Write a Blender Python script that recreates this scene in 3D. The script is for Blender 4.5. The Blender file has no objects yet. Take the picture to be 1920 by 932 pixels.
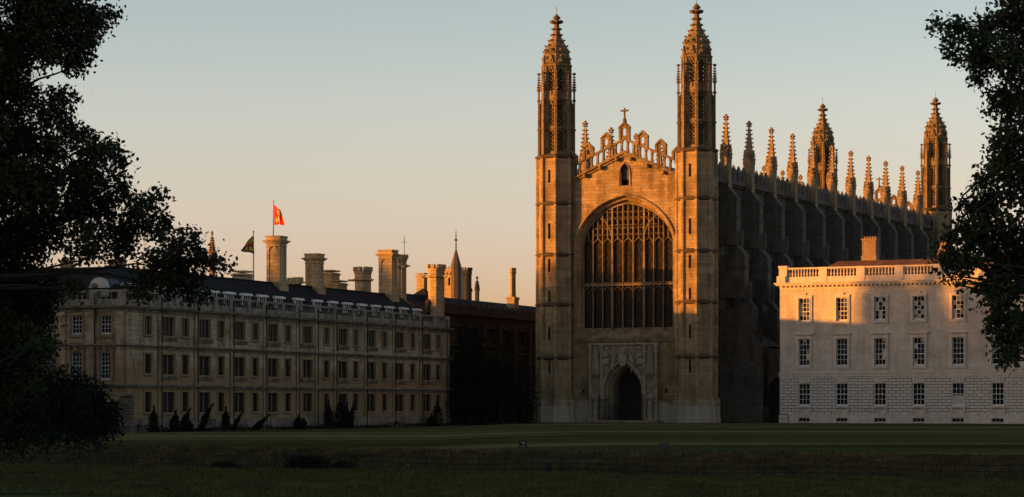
import bpy, bmesh, math, random
import numpy as np
from math import sin, cos, pi, radians as R, sqrt
from mathutils import Vector, Matrix

random.seed(7); rng = np.random.default_rng(7)
sc = bpy.context.scene
col = sc.collection

# ------------------------------------------------------------------ camera
F = 4643.0                       # focal length in 1920-px units
cd = bpy.data.cameras.new('camera'); cam = bpy.data.objects.new('camera', cd); col.objects.link(cam)
cam.location = (0, 0, 1.94); cam.rotation_euler = (R(90), 0, 0)
cd.sensor_width = 36; cd.lens = F/1920*36; cd.shift_y = (758.9-466)/1920
cd.clip_start = .5; cd.clip_end = 9000
sc.camera = cam

# ------------------------------------------------------------------ light
SUN_AZ = 75.5                    # degrees to the left of straight behind the camera
SUN_EL = 3.1
GLOW = .85
w = bpy.data.worlds.new('World'); sc.world = w; w.use_nodes = True
nt = w.node_tree; bg = nt.nodes['Background']
sk = nt.nodes.new('ShaderNodeTexSky'); sk.sky_type = 'NISHITA'; sk.sun_disc = False
sk.sun_elevation = R(SUN_EL); sk.sun_rotation = R(180+SUN_AZ)
sk.air_density = 1.0; sk.dust_density = 1.0; sk.ozone_density = 1.0; sk.altitude = 0
tc = nt.nodes.new('ShaderNodeTexCoord'); sp = nt.nodes.new('ShaderNodeSeparateXYZ')
nt.links.new(tc.outputs['Generated'], sp.inputs[0])
rp = nt.nodes.new('ShaderNodeValToRGB'); cr = rp.color_ramp
TINT = [(0.0, (1.1,1.02,2.5)), (.047, (1.11,1.02,2.2)), (.088, (1.14,1.05,1.62)), (.12, (1.15,1.08,1.48)), (.16, (1.02,1.02,1.29)), (.5, (.70,.74,.85))]
cr.elements[0].position = TINT[0][0]; cr.elements[0].color = TINT[0][1]+(1,)
cr.elements[1].position = TINT[-1][0]; cr.elements[1].color = TINT[-1][1]+(1,)
for p, c in TINT[1:-1]:
    e = cr.elements.new(p); e.color = c+(1,)
mx = nt.nodes.new('ShaderNodeMix'); mx.data_type = 'RGBA'; mx.blend_type = 'MULTIPLY'; mx.inputs[0].default_value = 1
nt.links.new(sp.outputs[2], rp.inputs[0]); nt.links.new(sk.outputs[0], mx.inputs[6]); nt.links.new(rp.outputs[0], mx.inputs[7])
# the glow round the low sun is scaled down to tune the wall light
vd = nt.nodes.new('ShaderNodeVectorMath'); vd.operation = 'DOT_PRODUCT'; vd.inputs[1].default_value = (-sin(R(SUN_AZ)), -cos(R(SUN_AZ)), .05)
nt.links.new(tc.outputs['Generated'], vd.inputs[0])
mr = nt.nodes.new('ShaderNodeMapRange'); mr.interpolation_type = 'SMOOTHSTEP'; mr.inputs[1].default_value = .35; mr.inputs[2].default_value = .97; mr.inputs[3].default_value = 1; mr.inputs[4].default_value = GLOW
nt.links.new(vd.outputs['Value'], mr.inputs[0])
m2_ = nt.nodes.new('ShaderNodeMix'); m2_.data_type = 'RGBA'; m2_.blend_type = 'MULTIPLY'; m2_.inputs[0].default_value = 1
nt.links.new(mx.outputs[2], m2_.inputs[6]); nt.links.new(mr.outputs[0], m2_.inputs[7])
nt.links.new(m2_.outputs[2], bg.inputs[0]); bg.inputs[1].default_value = .15

sd_ = bpy.data.lights.new('sun', 'SUN'); sun = bpy.data.objects.new('sun', sd_); col.objects.link(sun)
sd_.energy = 4.7; sd_.angle = R(.55); sd_.color = (1, .355, .035)
SDIR = Vector((-sin(R(SUN_AZ))*cos(R(SUN_EL)), -cos(R(SUN_AZ))*cos(R(SUN_EL)), sin(R(SUN_EL))))
sun.rotation_euler = SDIR.to_track_quat('Z', 'Y').to_euler()

sc.view_settings.view_transform = 'Standard'; sc.view_settings.look = 'None'
sc.view_settings.gamma = 1; sc.view_settings.use_curve_mapping = False
sc.view_settings.exposure = 1.15
sc.cycles.max_bounces = 5

# ------------------------------------------------------------------ helpers
class MB:
    def __init__(s): s.v = []; s.f = []
    def poly(s, pts):
        n = len(s.v); s.v += [tuple(p) for p in pts]; s.f.append(tuple(range(n, n+len(pts)))); return s
    def box(s, x0, x1, y0, y1, z0, z1):
        n = len(s.v)
        s.v += [(x0,y0,z0),(x1,y0,z0),(x1,y1,z0),(x0,y1,z0),(x0,y0,z1),(x1,y0,z1),(x1,y1,z1),(x0,y1,z1)]
        s.f += [tuple(n+i for i in q) for q in ((0,3,2,1),(4,5,6,7),(0,1,5,4),(1,2,6,5),(2,3,7,6),(3,0,4,7))]
        return s
    def hexa(s, p):              # 8 corners: 4 bottom ccw, 4 top ccw
        n = len(s.v); s.v += [tuple(q) for q in p]
        s.f += [tuple(n+i for i in q) for q in ((0,3,2,1),(4,5,6,7),(0,1,5,4),(1,2,6,5),(2,3,7,6),(3,0,4,7))]
        return s
    def loft(s, rings, cap=True):
        n = len(s.v); k = len(rings[0])
        for r in rings: s.v += [tuple(p) for p in r]
        for i in range(len(rings)-1):
            for j in range(k):
                a = n+i*k+j; b = n+i*k+(j+1) % k
                s.f.append((a, b, b+k, a+k))
        if cap:
            s.f.append(tuple(n+j for j in range(k))[::-1]); s.f.append(tuple(n+(len(rings)-1)*k+j for j in range(k)))
        return s
    def ngon(s, cx, cy, prof, n=8, ph=22.5, sx=1, sy=1, cap=True):   # prof: (z, r)
        return s.loft([[(cx+r*sx*cos(R(ph+360/n*j)), cy+r*sy*sin(R(ph+360/n*j)), z) for j in range(n)] for z, r in prof], cap)
    def tube(s, path, r, n=6, cap=True):
        path = [Vector(p) for p in path]; rs = r if isinstance(r, (list, tuple)) else [r]*len(path)
        rings = []; up = Vector((.013, .021, 1)); prev = None
        for i, p in enumerate(path):
            t = (path[min(i+1, len(path)-1)]-path[max(i-1, 0)]).normalized()
            if prev is None:
                a = t.cross(up)
                if a.length < .05: a = t.cross(Vector((1, 0, 0)))
                a.normalize()
            else: a = (prev-t*prev.dot(t)).normalized()
            prev = a; b = t.cross(a)
            rings.append([p+(a*cos(2*pi*j/n)+b*sin(2*pi*j/n))*rs[i] for j in range(n)])
        return s.loft(rings, cap)
    def add(s, o, loc=(0,0,0), rz=0):
        n = len(s.v); c, q = cos(rz), sin(rz)
        s.v += [(loc[0]+x*c-y*q, loc[1]+x*q+y*c, loc[2]+z) for x, y, z in o.v]
        s.f += [tuple(n+i for i in f) for f in o.f]; return s
    def mesh(s, name, smooth=False):
        m = bpy.data.meshes.new(name); m.from_pydata(s.v, [], s.f); m.update()
        if smooth: m.shade_smooth()
        return m

def P(name, mb, mat, parent=None, loc=(0,0,0), rz=0, smooth=False):
    m = mb.mesh(name, smooth) if isinstance(mb, MB) else mb
    if mat is not None and len(m.materials) == 0:
        for q in (mat if isinstance(mat, (list, tuple)) else [mat]): m.materials.append(q)
    o = bpy.data.objects.new(name, m); col.objects.link(o)
    o.location = loc; o.rotation_euler = (0, 0, rz)
    if parent is not None: o.parent = parent
    return o
def tag(o, label=None, cat=None, group=None, kind=None):
    if label: o['label'] = label
    if cat: o['category'] = cat
    if group: o['group'] = group
    if kind: o['kind'] = kind
    return o
def empty(name, loc, rz=0, label=None, cat=None, group=None):
    o = bpy.data.objects.new(name, None); col.objects.link(o); o.location = loc; o.rotation_euler = (0, 0, rz)
    o.empty_display_size = .5
    return tag(o, label, cat, group)
def at(px, y, z=0): return ((px-960)/F*y, y, z)
def zat(py, y): return 1.94+(758.9-py)/F*y

def panel(mb, O, sd, W, z0, z1, holes=(), depth=.2, pane=None, s0=0):
    """wall sheet along sd from O, outward normal on its right; holes (s0,s1,za,zb) get reveals and a pane"""
    nx, ny = sd[1], -sd[0]
    def q(s, z, d=0): return (O[0]+sd[0]*s-nx*d, O[1]+sd[1]*s-ny*d, z)
    xs = sorted({s0, W}|{h[0] for h in holes}|{h[1] for h in holes}); zs = sorted({z0, z1}|{h[2] for h in holes}|{h[3] for h in holes})
    for a, b in zip(xs, xs[1:]):
        for c, d in zip(zs, zs[1:]):
            mxs, mz = (a+b)/2, (c+d)/2
            if any(h[0] < mxs < h[1] and h[2] < mz < h[3] for h in holes): continue
            mb.poly([q(a,c), q(b,c), q(b,d), q(a,d)])
    for a, b, c, d in holes:
        mb.poly([q(a,c), q(a,d), q(a,d,depth), q(a,c,depth)]); mb.poly([q(b,c), q(b,c,depth), q(b,d,depth), q(b,d)])
        mb.poly([q(a,c), q(a,c,depth), q(b,c,depth), q(b,c)]); mb.poly([q(a,d), q(b,d), q(b,d,depth), q(a,d,depth)])
        if pane is not None: pane.poly([q(a,c,depth), q(b,c,depth), q(b,d,depth), q(a,d,depth)])

def archz(xn, pt=.2): 
    xn = min(1, abs(xn)); return (1-pt)*(1-xn**2.4)**.62+pt*(1-xn)
def arch_pts(c, half, spring, rise, sill, n=14, pt=.2):
    pts = [(c-half, sill)]
    for i in range(-n, n+1):
        t = sin(i/n*pi/2); pts.append((c+half*t, spring+rise*archz(t, pt)))
    pts.append((c+half, sill)); return pts
def arch_wall(mb, O, sd, s0, s1, z0, ztop, c, half, spring, rise, sill, depth, half2, rise2, pt=.2, sill2=None):
    """wall with an arched opening that splays to a smaller arch; returns inner arch points (s,z)"""
    nx, ny = sd[1], -sd[0]
    def q(s, z, d=0): return (O[0]+sd[0]*s-nx*d, O[1]+sd[1]*s-ny*d, z)
    zt = ztop if callable(ztop) else (lambda s: ztop)
    A = arch_pts(c, half, spring, rise, sill, pt=pt)
    def strip(a, b, lo_a, lo_b):
        mb.poly([q(a,lo_a), q(b,lo_b), q(b,zt(b)), q(a,zt(a))])
    if s0 < c-half: strip(s0, c-half, z0, z0)
    if s1 > c+half: strip(c+half, s1, z0, z0)
    if sill > z0: mb.poly([q(c-half,z0), q(c+half,z0), q(c+half,sill), q(c-half,sill)])
    for (a, za), (b, zb) in zip(A[1:-2], A[2:-1]): strip(a, b, za, zb)
    s2 = sill if sill2 is None else sill2
    B = arch_pts(c, half2, spring, rise2, s2, pt=pt)
    for (a, b, c2, d2) in zip(A, A[1:], B, B[1:]):
        mb.poly([q(*a), q(*c2, depth), q(*d2, depth), q(*b)])
    mb.poly([q(*A[0]), q(*A[-1]), q(*B[-1], depth), q(*B[0], depth)])
    return B, q
def arch_pane(mb, B, q, d):
    s2 = B[0][1]
    for a, b in zip(B[1:-2], B[2:-1]): mb.poly([q(a[0],s2,d), q(b[0],s2,d), q(b[0],b[1],d), q(a[0],a[1],d)])

# ------------------------------------------------------------------ materials
def newmat(name):
    m = bpy.data.materials.new(name); m.use_nodes = True; n = m.node_tree
    return m, n, n.nodes['Principled BSDF']
def plain(name, c, rough=.8, var=.25, scale=3.0, metal=0, spec=.3, bump=0):
    m, n, b = newmat(name); b.inputs['Roughness'].default_value = rough; b.inputs['Metallic'].default_value = metal
    b.inputs['Specular IOR Level'].default_value = spec
    t = n.nodes.new('ShaderNodeTexCoord'); no = n.nodes.new('ShaderNodeTexNoise'); no.inputs['Scale'].default_value = scale; no.inputs['Detail'].default_value = 6
    n.links.new(t.outputs['Object'], no.inputs['Vector'])
    r = n.nodes.new('ShaderNodeValToRGB'); r.color_ramp.elements[0].position = .3; r.color_ramp.elements[1].position = .7
    r.color_ramp.elements[0].color = tuple(x*(1-var) for x in c)+(1,); r.color_ramp.elements[1].color = tuple(x*(1+var) for x in c)+(1,)
    n.links.new(no.outputs['Fac'], r.inputs[0]); n.links.new(r.outputs[0], b.inputs['Base Color'])
    if bump:
        bp = n.nodes.new('ShaderNodeBump'); bp.inputs['Strength'].default_value = 1; bp.inputs['Distance'].default_value = bump
        n.links.new(no.outputs['Fac'], bp.inputs['Height']); n.links.new(bp.outputs[0], b.inputs['Normal'])
    return m
def stone(name, c1, c2, stain, amt=.5, ky=.55, bw=.95, rh=.36, mortar=None, msize=.012, streak=.6, scale=.45, bump=.02, low=None, lowz=3, vary=1.0):
    m, n, b = newmat(name); b.inputs['Roughness'].default_value = .92; b.inputs['Specular IOR Level'].default_value = .15
    L = n.links.new; N = n.nodes.new
    t = N('ShaderNodeTexCoord'); s = N('ShaderNodeSeparateXYZ'); L(t.outputs['Object'], s.inputs[0])
    ma = N('ShaderNodeMath'); ma.operation = 'MULTIPLY_ADD'; ma.inputs[1].default_value = ky; L(s.outputs[1], ma.inputs[0]); L(s.outputs[0], ma.inputs[2])
    cb = N('ShaderNodeCombineXYZ'); L(ma.outputs[0], cb.inputs[0]); L(s.outputs[2], cb.inputs[1])
    br = N('ShaderNodeTexBrick'); br.inputs['Scale'].default_value = 1; br.inputs['Brick Width'].default_value = bw; br.inputs['Row Height'].default_value = rh
    br.inputs['Mortar Size'].default_value = msize; br.inputs['Mortar Smooth'].default_value = .3; br.offset = .5; br.squash = 1.0
    br.inputs['Color1'].default_value = c1+(1,); br.inputs['Color2'].default_value = c2+(1,); br.inputs['Mortar'].default_value = (mortar or tuple(x*.6 for x in c1))+(1,)
    L(cb.outputs[0], br.inputs['Vector'])
    n1 = N('ShaderNodeTexNoise'); n1.inputs['Scale'].default_value = scale; n1.inputs['Detail'].default_value = 8; n1.inputs['Roughness'].default_value = .65; L(t.outputs['Object'], n1.inputs['Vector'])
    mp = N('ShaderNodeMapping'); mp.inputs['Scale'].default_value = (1.6, 1.6, .16); L(t.outputs['Object'], mp.inputs[0])
    n2 = N('ShaderNodeTexNoise'); n2.inputs['Scale'].default_value = 1; n2.inputs['Detail'].default_value = 5; L(mp.outputs[0], n2.inputs['Vector'])
    mm = N('ShaderNodeMix'); mm.data_type = 'FLOAT'; mm.inputs[0].default_value = streak*.6; L(n1.outputs['Fac'], mm.inputs[2]); L(n2.outputs['Fac'], mm.inputs[3])
    rr = N('ShaderNodeValToRGB'); rr.color_ramp.elements[0].position = .46; rr.color_ramp.elements[1].position = .60
    rr.color_ramp.elements[1].color = (amt,)*3+(1,); L(mm.outputs[0], rr.inputs[0])
    m1 = N('ShaderNodeMix'); m1.data_type = 'RGBA'; L(rr.outputs[0], m1.inputs[0]); L(br.outputs['Color'], m1.inputs[6]); m1.inputs[7].default_value = stain+(1,)
    out = m1.outputs[2]
    # fine mottling
    n3 = N('ShaderNodeTexNoise'); n3.inputs['Scale'].default_value = 3.3; n3.inputs['Detail'].default_value = 8; n3.inputs['Roughness'].default_value = .7; L(t.outputs['Object'], n3.inputs['Vector'])
    r3 = N('ShaderNodeValToRGB'); r3.color_ramp.elements[0].position = .3; r3.color_ramp.elements[1].position = .72
    r3.color_ramp.elements[0].color = (.72,)*3+(1,); r3.color_ramp.elements[1].color = (1.22,)*3+(1,); L(n3.outputs['Fac'], r3.inputs[0])
    m2 = N('ShaderNodeMix'); m2.data_type = 'RGBA'; m2.blend_type = 'MULTIPLY'; m2.inputs[0].default_value = vary; L(out, m2.inputs[6]); L(r3.outputs[0], m2.inputs[7]); out = m2.outputs[2]
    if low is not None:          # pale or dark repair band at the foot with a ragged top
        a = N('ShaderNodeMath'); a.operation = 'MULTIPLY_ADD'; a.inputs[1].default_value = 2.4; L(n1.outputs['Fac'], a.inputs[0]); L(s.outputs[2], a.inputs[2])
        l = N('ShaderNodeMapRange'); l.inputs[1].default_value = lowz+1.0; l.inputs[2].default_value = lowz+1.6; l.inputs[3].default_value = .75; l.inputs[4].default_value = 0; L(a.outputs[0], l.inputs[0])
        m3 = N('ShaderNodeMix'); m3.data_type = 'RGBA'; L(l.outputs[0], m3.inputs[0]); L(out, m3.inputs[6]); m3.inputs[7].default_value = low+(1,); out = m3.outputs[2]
    L(out, b.inputs['Base Color'])
    bp = N('ShaderNodeBump'); bp.inputs['Strength'].default_value = 1; bp.inputs['Distance'].default_value = bump
    ad = N('ShaderNodeMath'); ad.operation = 'MULTIPLY_ADD'; ad.inputs[1].default_value = -1.0; L(br.outputs['Fac'], ad.inputs[0]); L(n3.outputs['Fac'], ad.inputs[2])
    L(ad.outputs[0], bp.inputs['Height']); L(bp.outputs[0], b.inputs['Normal'])
    return m
def glass(name, c=(.012,.014,.018), rough=.06, spec=.5):
    m, n, b = newmat(name); b.inputs['Base Color'].default_value = c+(1,); b.inputs['Roughness'].default_value = rough
    b.inputs['Specular IOR Level'].default_value = spec
    t = n.nodes.new('ShaderNodeTexCoord'); no = n.nodes.new('ShaderNodeTexNoise'); no.inputs['Scale'].default_value = 1.3
    n.links.new(t.outputs['Object'], no.inputs['Vector'])
    bp = n.nodes.new('ShaderNodeBump'); bp.inputs['Strength'].default_value = .5; bp.inputs['Distance'].default_value = .02
    n.links.new(no.outputs['Fac'], bp.inputs['Height']); n.links.new(bp.outputs[0], b.inputs['Normal'])
    return m
def stained(name):
    m, n, b = newmat(name); L = n.links.new; N = n.nodes.new
    t = N('ShaderNodeTexCoord'); v = N('ShaderNodeTexVoronoi'); v.inputs['Scale'].default_value = 4.6; L(t.outputs['Object'], v.inputs['Vector'])
    r = N('ShaderNodeValToRGB'); e = r.color_ramp
    e.elements[0].color = (.004,.004,.005,1); e.elements[1].color = (.05,.022,.012,1)
    x = e.elements.new(.62); x.color = (.008,.007,.007,1); x = e.elements.new(.8); x.color = (.03,.012,.008,1)
    L(v.outputs['Color'], r.inputs[0]); L(r.outputs[0], b.inputs['Base Color']); b.inputs['Roughness'].default_value = .3
    b.inputs['Specular IOR Level'].default_value = .1
    bp = N('ShaderNodeBump'); bp.inputs['Strength'].default_value = .6; bp.inputs['Distance'].default_value = .03
    L(v.outputs['Distance'], bp.inputs['Height']); L(bp.outputs[0], b.inputs['Normal'])
    return m

M = {}
M['chapel'] = stone('chapel_stone', (.36,.265,.155), (.25,.185,.105), (.14,.095,.048), amt=.85, bump=.02, low=(.36,.32,.25), lowz=1.9, mortar=(.25,.18,.11))
M['string'] = stone('dark_string', (.12,.088,.058), (.10,.073,.05), (.05,.037,.027), amt=.7, scale=1.0)
M['chapel_top'] = stone('carved_stone', (.27,.20,.115), (.22,.165,.095), (.08,.058,.035), amt=.8, scale=.9, bump=.03)
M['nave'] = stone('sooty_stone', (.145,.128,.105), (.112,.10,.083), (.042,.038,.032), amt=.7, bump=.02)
M['pinnacle'] = stone('pinnacle_stone', (.36,.265,.165), (.30,.22,.135), (.12,.085,.055), amt=.7, scale=1.2, bump=.03)
M['porch'] = stone('porch_stone', (.30,.235,.155), (.26,.20,.13), (.17,.11,.055), amt=.7, scale=.8, bump=.03)
M['porch_pale'] = stone('porch_carving', (.36,.30,.21), (.32,.26,.18), (.17,.12,.07), amt=.5, scale=2, bump=.03)
M['gold_wall'] = stone('ochre_stone', (.29,.20,.10), (.22,.15,.072), (.12,.08,.04), amt=.8, scale=.6, low=(.36,.31,.24), lowz=2.2)
M['gibbs'] = stone('pale_ashlar', (.56,.485,.41), (.48,.415,.35), (.36,.31,.26), amt=.8, ky=1.0, bw=1.3, rh=.42, msize=.008, mortar=(.40,.35,.30), bump=.006, vary=.75)
M['gibbs_rustic'] = stone('rusticated_stone', (.60,.535,.47), (.53,.47,.41), (.42,.36,.30), amt=.5, ky=1.0, bw=.82, rh=.31, msize=.03, mortar=(.13,.11,.09), bump=.05, vary=.5, low=(.22,.18,.135), lowz=-.3)
M['gibbs_trim'] = stone('trim_stone', (.60,.515,.435), (.55,.47,.395), (.36,.30,.24), amt=.5, bw=2.5, rh=2, scale=1.2, bump=.01, vary=.6)
M['gibbs_brick'] = stone('chimney_brick', (.36,.25,.16), (.30,.20,.13), (.2,.13,.08), bw=.3, rh=.1, amt=.4)
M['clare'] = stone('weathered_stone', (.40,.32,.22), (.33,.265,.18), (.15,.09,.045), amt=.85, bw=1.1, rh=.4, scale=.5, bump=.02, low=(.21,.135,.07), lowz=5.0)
M['clare_trim'] = stone('grey_trim', (.22,.19,.15), (.17,.145,.115), (.06,.048,.036), amt=.8, bw=1.8, rh=.8, scale=.9, bump=.02)
M['clare_pale'] = stone('lichened_stone', (.27,.245,.20), (.23,.21,.17), (.09,.075,.058), amt=.7, bw=1.4, rh=.6, scale=1.2)
M['clare_dark'] = plain('dark_pipe', (.018,.015,.012))
M['chim'] = stone('chimney_stone', (.46,.35,.20), (.40,.30,.17), (.22,.16,.09), amt=.5, scale=1.0, bump=.02)
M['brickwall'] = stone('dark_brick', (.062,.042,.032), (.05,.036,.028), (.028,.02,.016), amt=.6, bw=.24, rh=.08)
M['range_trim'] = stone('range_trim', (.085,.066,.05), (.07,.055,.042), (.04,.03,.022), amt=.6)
M['slate'] = stone('slate', (.022,.022,.026), (.016,.016,.019), (.012,.012,.012), bw=.35, rh=.25, amt=.4, bump=.02)
M['lead'] = plain('lead_roof', (.05,.05,.055), .6)
M['tileroof'] = stone('tile_roof', (.16,.09,.07), (.11,.065,.05), (.05,.04,.035), bw=.3, rh=.25, amt=.5)
M['white'] = plain('white_paint', (.62,.60,.56), .6, .08)
M['white_dim'] = plain('weathered_paint', (.42,.41,.39), .7, .12)
M['glass'] = glass('window_glass', spec=.9)
M['oldglass'] = glass('old_glass', (.004,.004,.004), .3, .06)
M['stained'] = stained('stained_glass')
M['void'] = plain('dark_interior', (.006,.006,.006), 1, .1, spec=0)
M['wood'] = plain('dark_oak', (.018,.014,.011), .7)
M['iron'] = plain('black_iron', (.012,.012,.013), .6, .2)
M['bark'] = plain('bark', (.030,.024,.018), .95, .4, 6, bump=.03)
M['leaf_a'] = plain('poplar_leaves', (.022,.030,.012), .75, .45, .8, spec=.2)
M['leaf_b'] = plain('maple_leaves', (.026,.040,.014), .75, .45, .8, spec=.2)
M['leaf_dark'] = plain('yew_leaves', (.010,.016,.008), .85, .5, .8, spec=.1)
M['leaf_far'] = plain('far_leaves', (.03,.040,.018), .85, .4, .5, spec=.1)

# ================================================================== TERRAIN
def y_edge(x): return 107.7-.56*x if x > -40 else 107.7+22.4
def lz(x, y):
    t = min(1, max(0, (x+6)/10)); t = t*t*(3-2*t); return -.3*(1-t)
def terrain_z(x, d, y):
    if d >= 0: return lz(x, y)*min(1, d/8)+0.0
    if d > -.35: return -.10
    if d > -4.6: return -.18-(-d-.35)/4.25*1.12
    return -1.3
def sheet(xs, ds, zf, yf=None):
    v = []; f = []
    for d in ds:
        for x in xs:
            y = (y_edge(x)+d) if yf is None else yf(x, d); v.append((x, y, zf(x, d, y)))
    n = len(xs)
    for i in range(len(ds)-1):
        for j in range(n-1): f.append((i*n+j, i*n+j+1, (i+1)*n+j+1, (i+1)*n+j))
    m = MB(); m.v = v; m.f = f; return m
def grass(name, a, b_, c, sx, sy, tilt=0, bump=.03, fine=9):
    m, n, bs = newmat(name); L = n.links.new; N = n.nodes.new
    t = N('ShaderNodeTexCoord'); mp = N('ShaderNodeMapping'); mp.inputs['Scale'].default_value = (sx, sy, 1); mp.inputs['Rotation'].default_value = (0, 0, tilt); L(t.outputs['Object'], mp.inputs[0])
    n1 = N('ShaderNodeTexNoise'); n1.inputs['Scale'].default_value = 1; n1.inputs['Detail'].default_value = 7; n1.inputs['Roughness'].default_value = .6; L(mp.outputs[0], n1.inputs['Vector'])
    r = N('ShaderNodeValToRGB'); e = r.color_ramp; e.elements[0].position = .34; e.elements[1].position = .68; e.elements[0].color = a+(1,); e.elements[1].color = c+(1,)
    x = e.elements.new(.5); x.color = b_+(1,); L(n1.outputs['Fac'], r.inputs[0])
    n2 = N('ShaderNodeTexNoise'); n2.inputs['Scale'].default_value = fine; n2.inputs['Detail'].default_value = 4; L(t.outputs['Object'], n2.inputs['Vector'])
    r2 = N('ShaderNodeValToRGB'); r2.color_ramp.elements[0].position = .3; r2.color_ramp.elements[1].position = .7; r2.color_ramp.elements[0].color = (.6,.6,.6,1); r2.color_ramp.elements[1].color = (1.4,1.4,1.4,1); L(n2.outputs['Fac'], r2.inputs[0])
    mm = N('ShaderNodeMix'); mm.data_type = 'RGBA'; mm.blend_type = 'MULTIPLY'; mm.inputs[0].default_value = 1; L(r.outputs[0], mm.inputs[6]); L(r2.outputs[0], mm.inputs[7]); L(mm.outputs[2], bs.inputs['Base Color'])
    bs.inputs['Roughness'].default_value = 1; bs.inputs['Specular IOR Level'].default_value = 0
    bp = N('ShaderNodeBump'); bp.inputs['Strength'].default_value = 1; bp.inputs['Distance'].default_value = bump; L(n2.outputs['Fac'], bp.inputs['Height']); L(bp.outputs[0], bs.inputs['Normal'])
    return m
M['lawn'] = grass('mown_lawn', (.042,.044,.014), (.088,.082,.028), (.19,.155,.06), .011, .075, R(4), fine=1.6)
M['bank'] = grass('bank_grass', (.045,.038,.018), (.085,.066,.030), (.14,.10,.045), .5, 1.4)
M['meadow'] = grass('rough_grass', (.028,.032,.012), (.055,.058,.021), (.11,.10,.04), .45, .9, fine=5, bump=.06)
M['gravel'] = plain('gravel', (.06,.055,.045), .95, .3, 8)
M['water'] = glass('river_water', (.006,.008,.006), .08, .5)
xs = [-4000,-1500,-600,-300,-180]+list(range(-140, 141, 5))+[180,300,600,1500,4000]
tag(P('ground', sheet([-6000,-2000,-400,400,2000,6000], [-800,-200,0,60,340,1200,6000], lambda x,d,y: -1.6, lambda x,d: d), M['bank']), kind='structure')
tag(P('lawn', sheet(xs, [0,.4,2,5,9,20,40,70,100,130,170,240,400,1200], terrain_z), M['lawn']), kind='structure')
tag(P('river_bank', sheet(xs, [-6.5,-4.6,-3.5,-2.4,-1.3,-.35,-.25,0], lambda x,d,y: terrain_z(x,d,y)), M['bank']), kind='structure')
tag(P('river', sheet(xs, [-15,-10,-4.2], lambda x,d,y: -1.22), M['water']), kind='structure')
def near_z(x, d, y):
    if d > -13.2: return -1.45
    if d > -14.3: return -.70+.05*sin(x*.7)
    t = min(1, max(0, (60-y)/35)); return -.62+.03*sin(x*.5+y*.3)+t*.75
xn = [-4000,-1500,-600,-300,-180]+list(range(-140, 141, 4))+[180,300,600,1500,4000]
tag(P('meadow', sheet(xn, [-700,-300,-180,-140,-110,-95,-85,-76,-68,-60,-52,-44,-38,-32,-27,-23,-20,-17,-15,-14.2,-13.1,-12.4], near_z), M['meadow']), kind='structure')
# pale path in front of the buildings
def strip(pts, z, mat, name):
    m = MB(); m.f = [tuple(range(len(pts)))]; m.v = [(x, y, z) for x, y in pts]; return tag(P(name, m, mat), kind='structure')

# ================================================================== CHAPEL
TH = R(25.976); RC = pi/2-TH
CH = empty('chapel', (19.675, 263.99, 0), RC, 'great gothic chapel with four tall corner turrets, lit orange above its west window', 'chapel')
W_, LEN, U1, DU, PZ = 16.46, 89.66, 8.64, 7.245, 33.86
CV = W_/2

def crocket(mb, x, y, z, dx, dy, s=.2, l=.28):
    """little leaf knob leaning out from an edge"""
    mb.loft([[(x+dx*t*l-dy*a*s*.5*k, y+dy*t*l+dx*a*s*.5*k, z+b*s*.5*k+t*l*.35) for a, b in ((-1,-1),(1,-1),(1,1),(-1,1))] for t, k in ((0,.7),(.6,1.0),(1,.75))])

def spirelet(h, w, levels, n=4, ph=45, fin=True, cs=.15, cl=.2):
    mb = MB(); r = w/2*(sqrt(2) if n == 4 else 1.08)
    mb.ngon(0, 0, [(0, r*1.15), (h*.03, r*1.15), (h*.05, r), (h*.9, r*.16), (h*.93, r*.16)], n, ph)
    for k in range(levels):
        z = h*(.08+.78*k/(levels-1)); rr = r*(1-.84*(z/h-.05)/.85)
        for j in range(n):
            a = R(ph+360/n*j); crocket(mb, rr*.93*cos(a), rr*.93*sin(a), z, cos(a), sin(a), cs, cl)
    if fin:
        for j in range(4):
            a = R(45+90*j); crocket(mb, 0, 0, h*.905, cos(a), sin(a), cs*1.2, cl*1.5+.05)
        mb.ngon(0, 0, [(h*.92, r*.2), (h*.95, r*.34), (h*.975, r*.34), (h, r*.08)], 6)
    return mb

def lattice(mb, O, sd, s0, s1, z0, z1, d, step=.3, t=.055):
    nx, ny = sd[1], -sd[0]
    def q(s, z, dd): return (O[0]+sd[0]*s-nx*dd, O[1]+sd[1]*s-ny*dd, z)
    w = s1-s0; h = z1-z0
    for sg in (1, -1):
        c = -w
        while c < h:
            pts = []
            for s in (s0, s1):
                pts.append((s, z0+c+(s-s0 if sg > 0 else s1-s)))
            (a, za), (b, zb) = pts
            lo, hi = min(za, zb), max(za, zb)
            if hi > z0 and lo < z1:
                def clip(s, z, s2, z2):
                    zc = min(max(z, z0), z1); return (s+(s2-s)*(zc-z)/(z2-z) if zc != z else s, zc)
                A = clip(a, za, b, zb); B = clip(b, zb, a, za)
                mb.hexa([q(A[0],A[1]-t,d+.08), q(B[0],B[1]-t,d+.08), q(B[0],B[1]-t,d), q(A[0],A[1]-t,d),
                         q(A[0],A[1]+t,d+.08), q(B[0],B[1]+t,d+.08), q(B[0],B[1]+t,d), q(A[0],A[1]+t,d)])
            c += step*1.35

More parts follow.
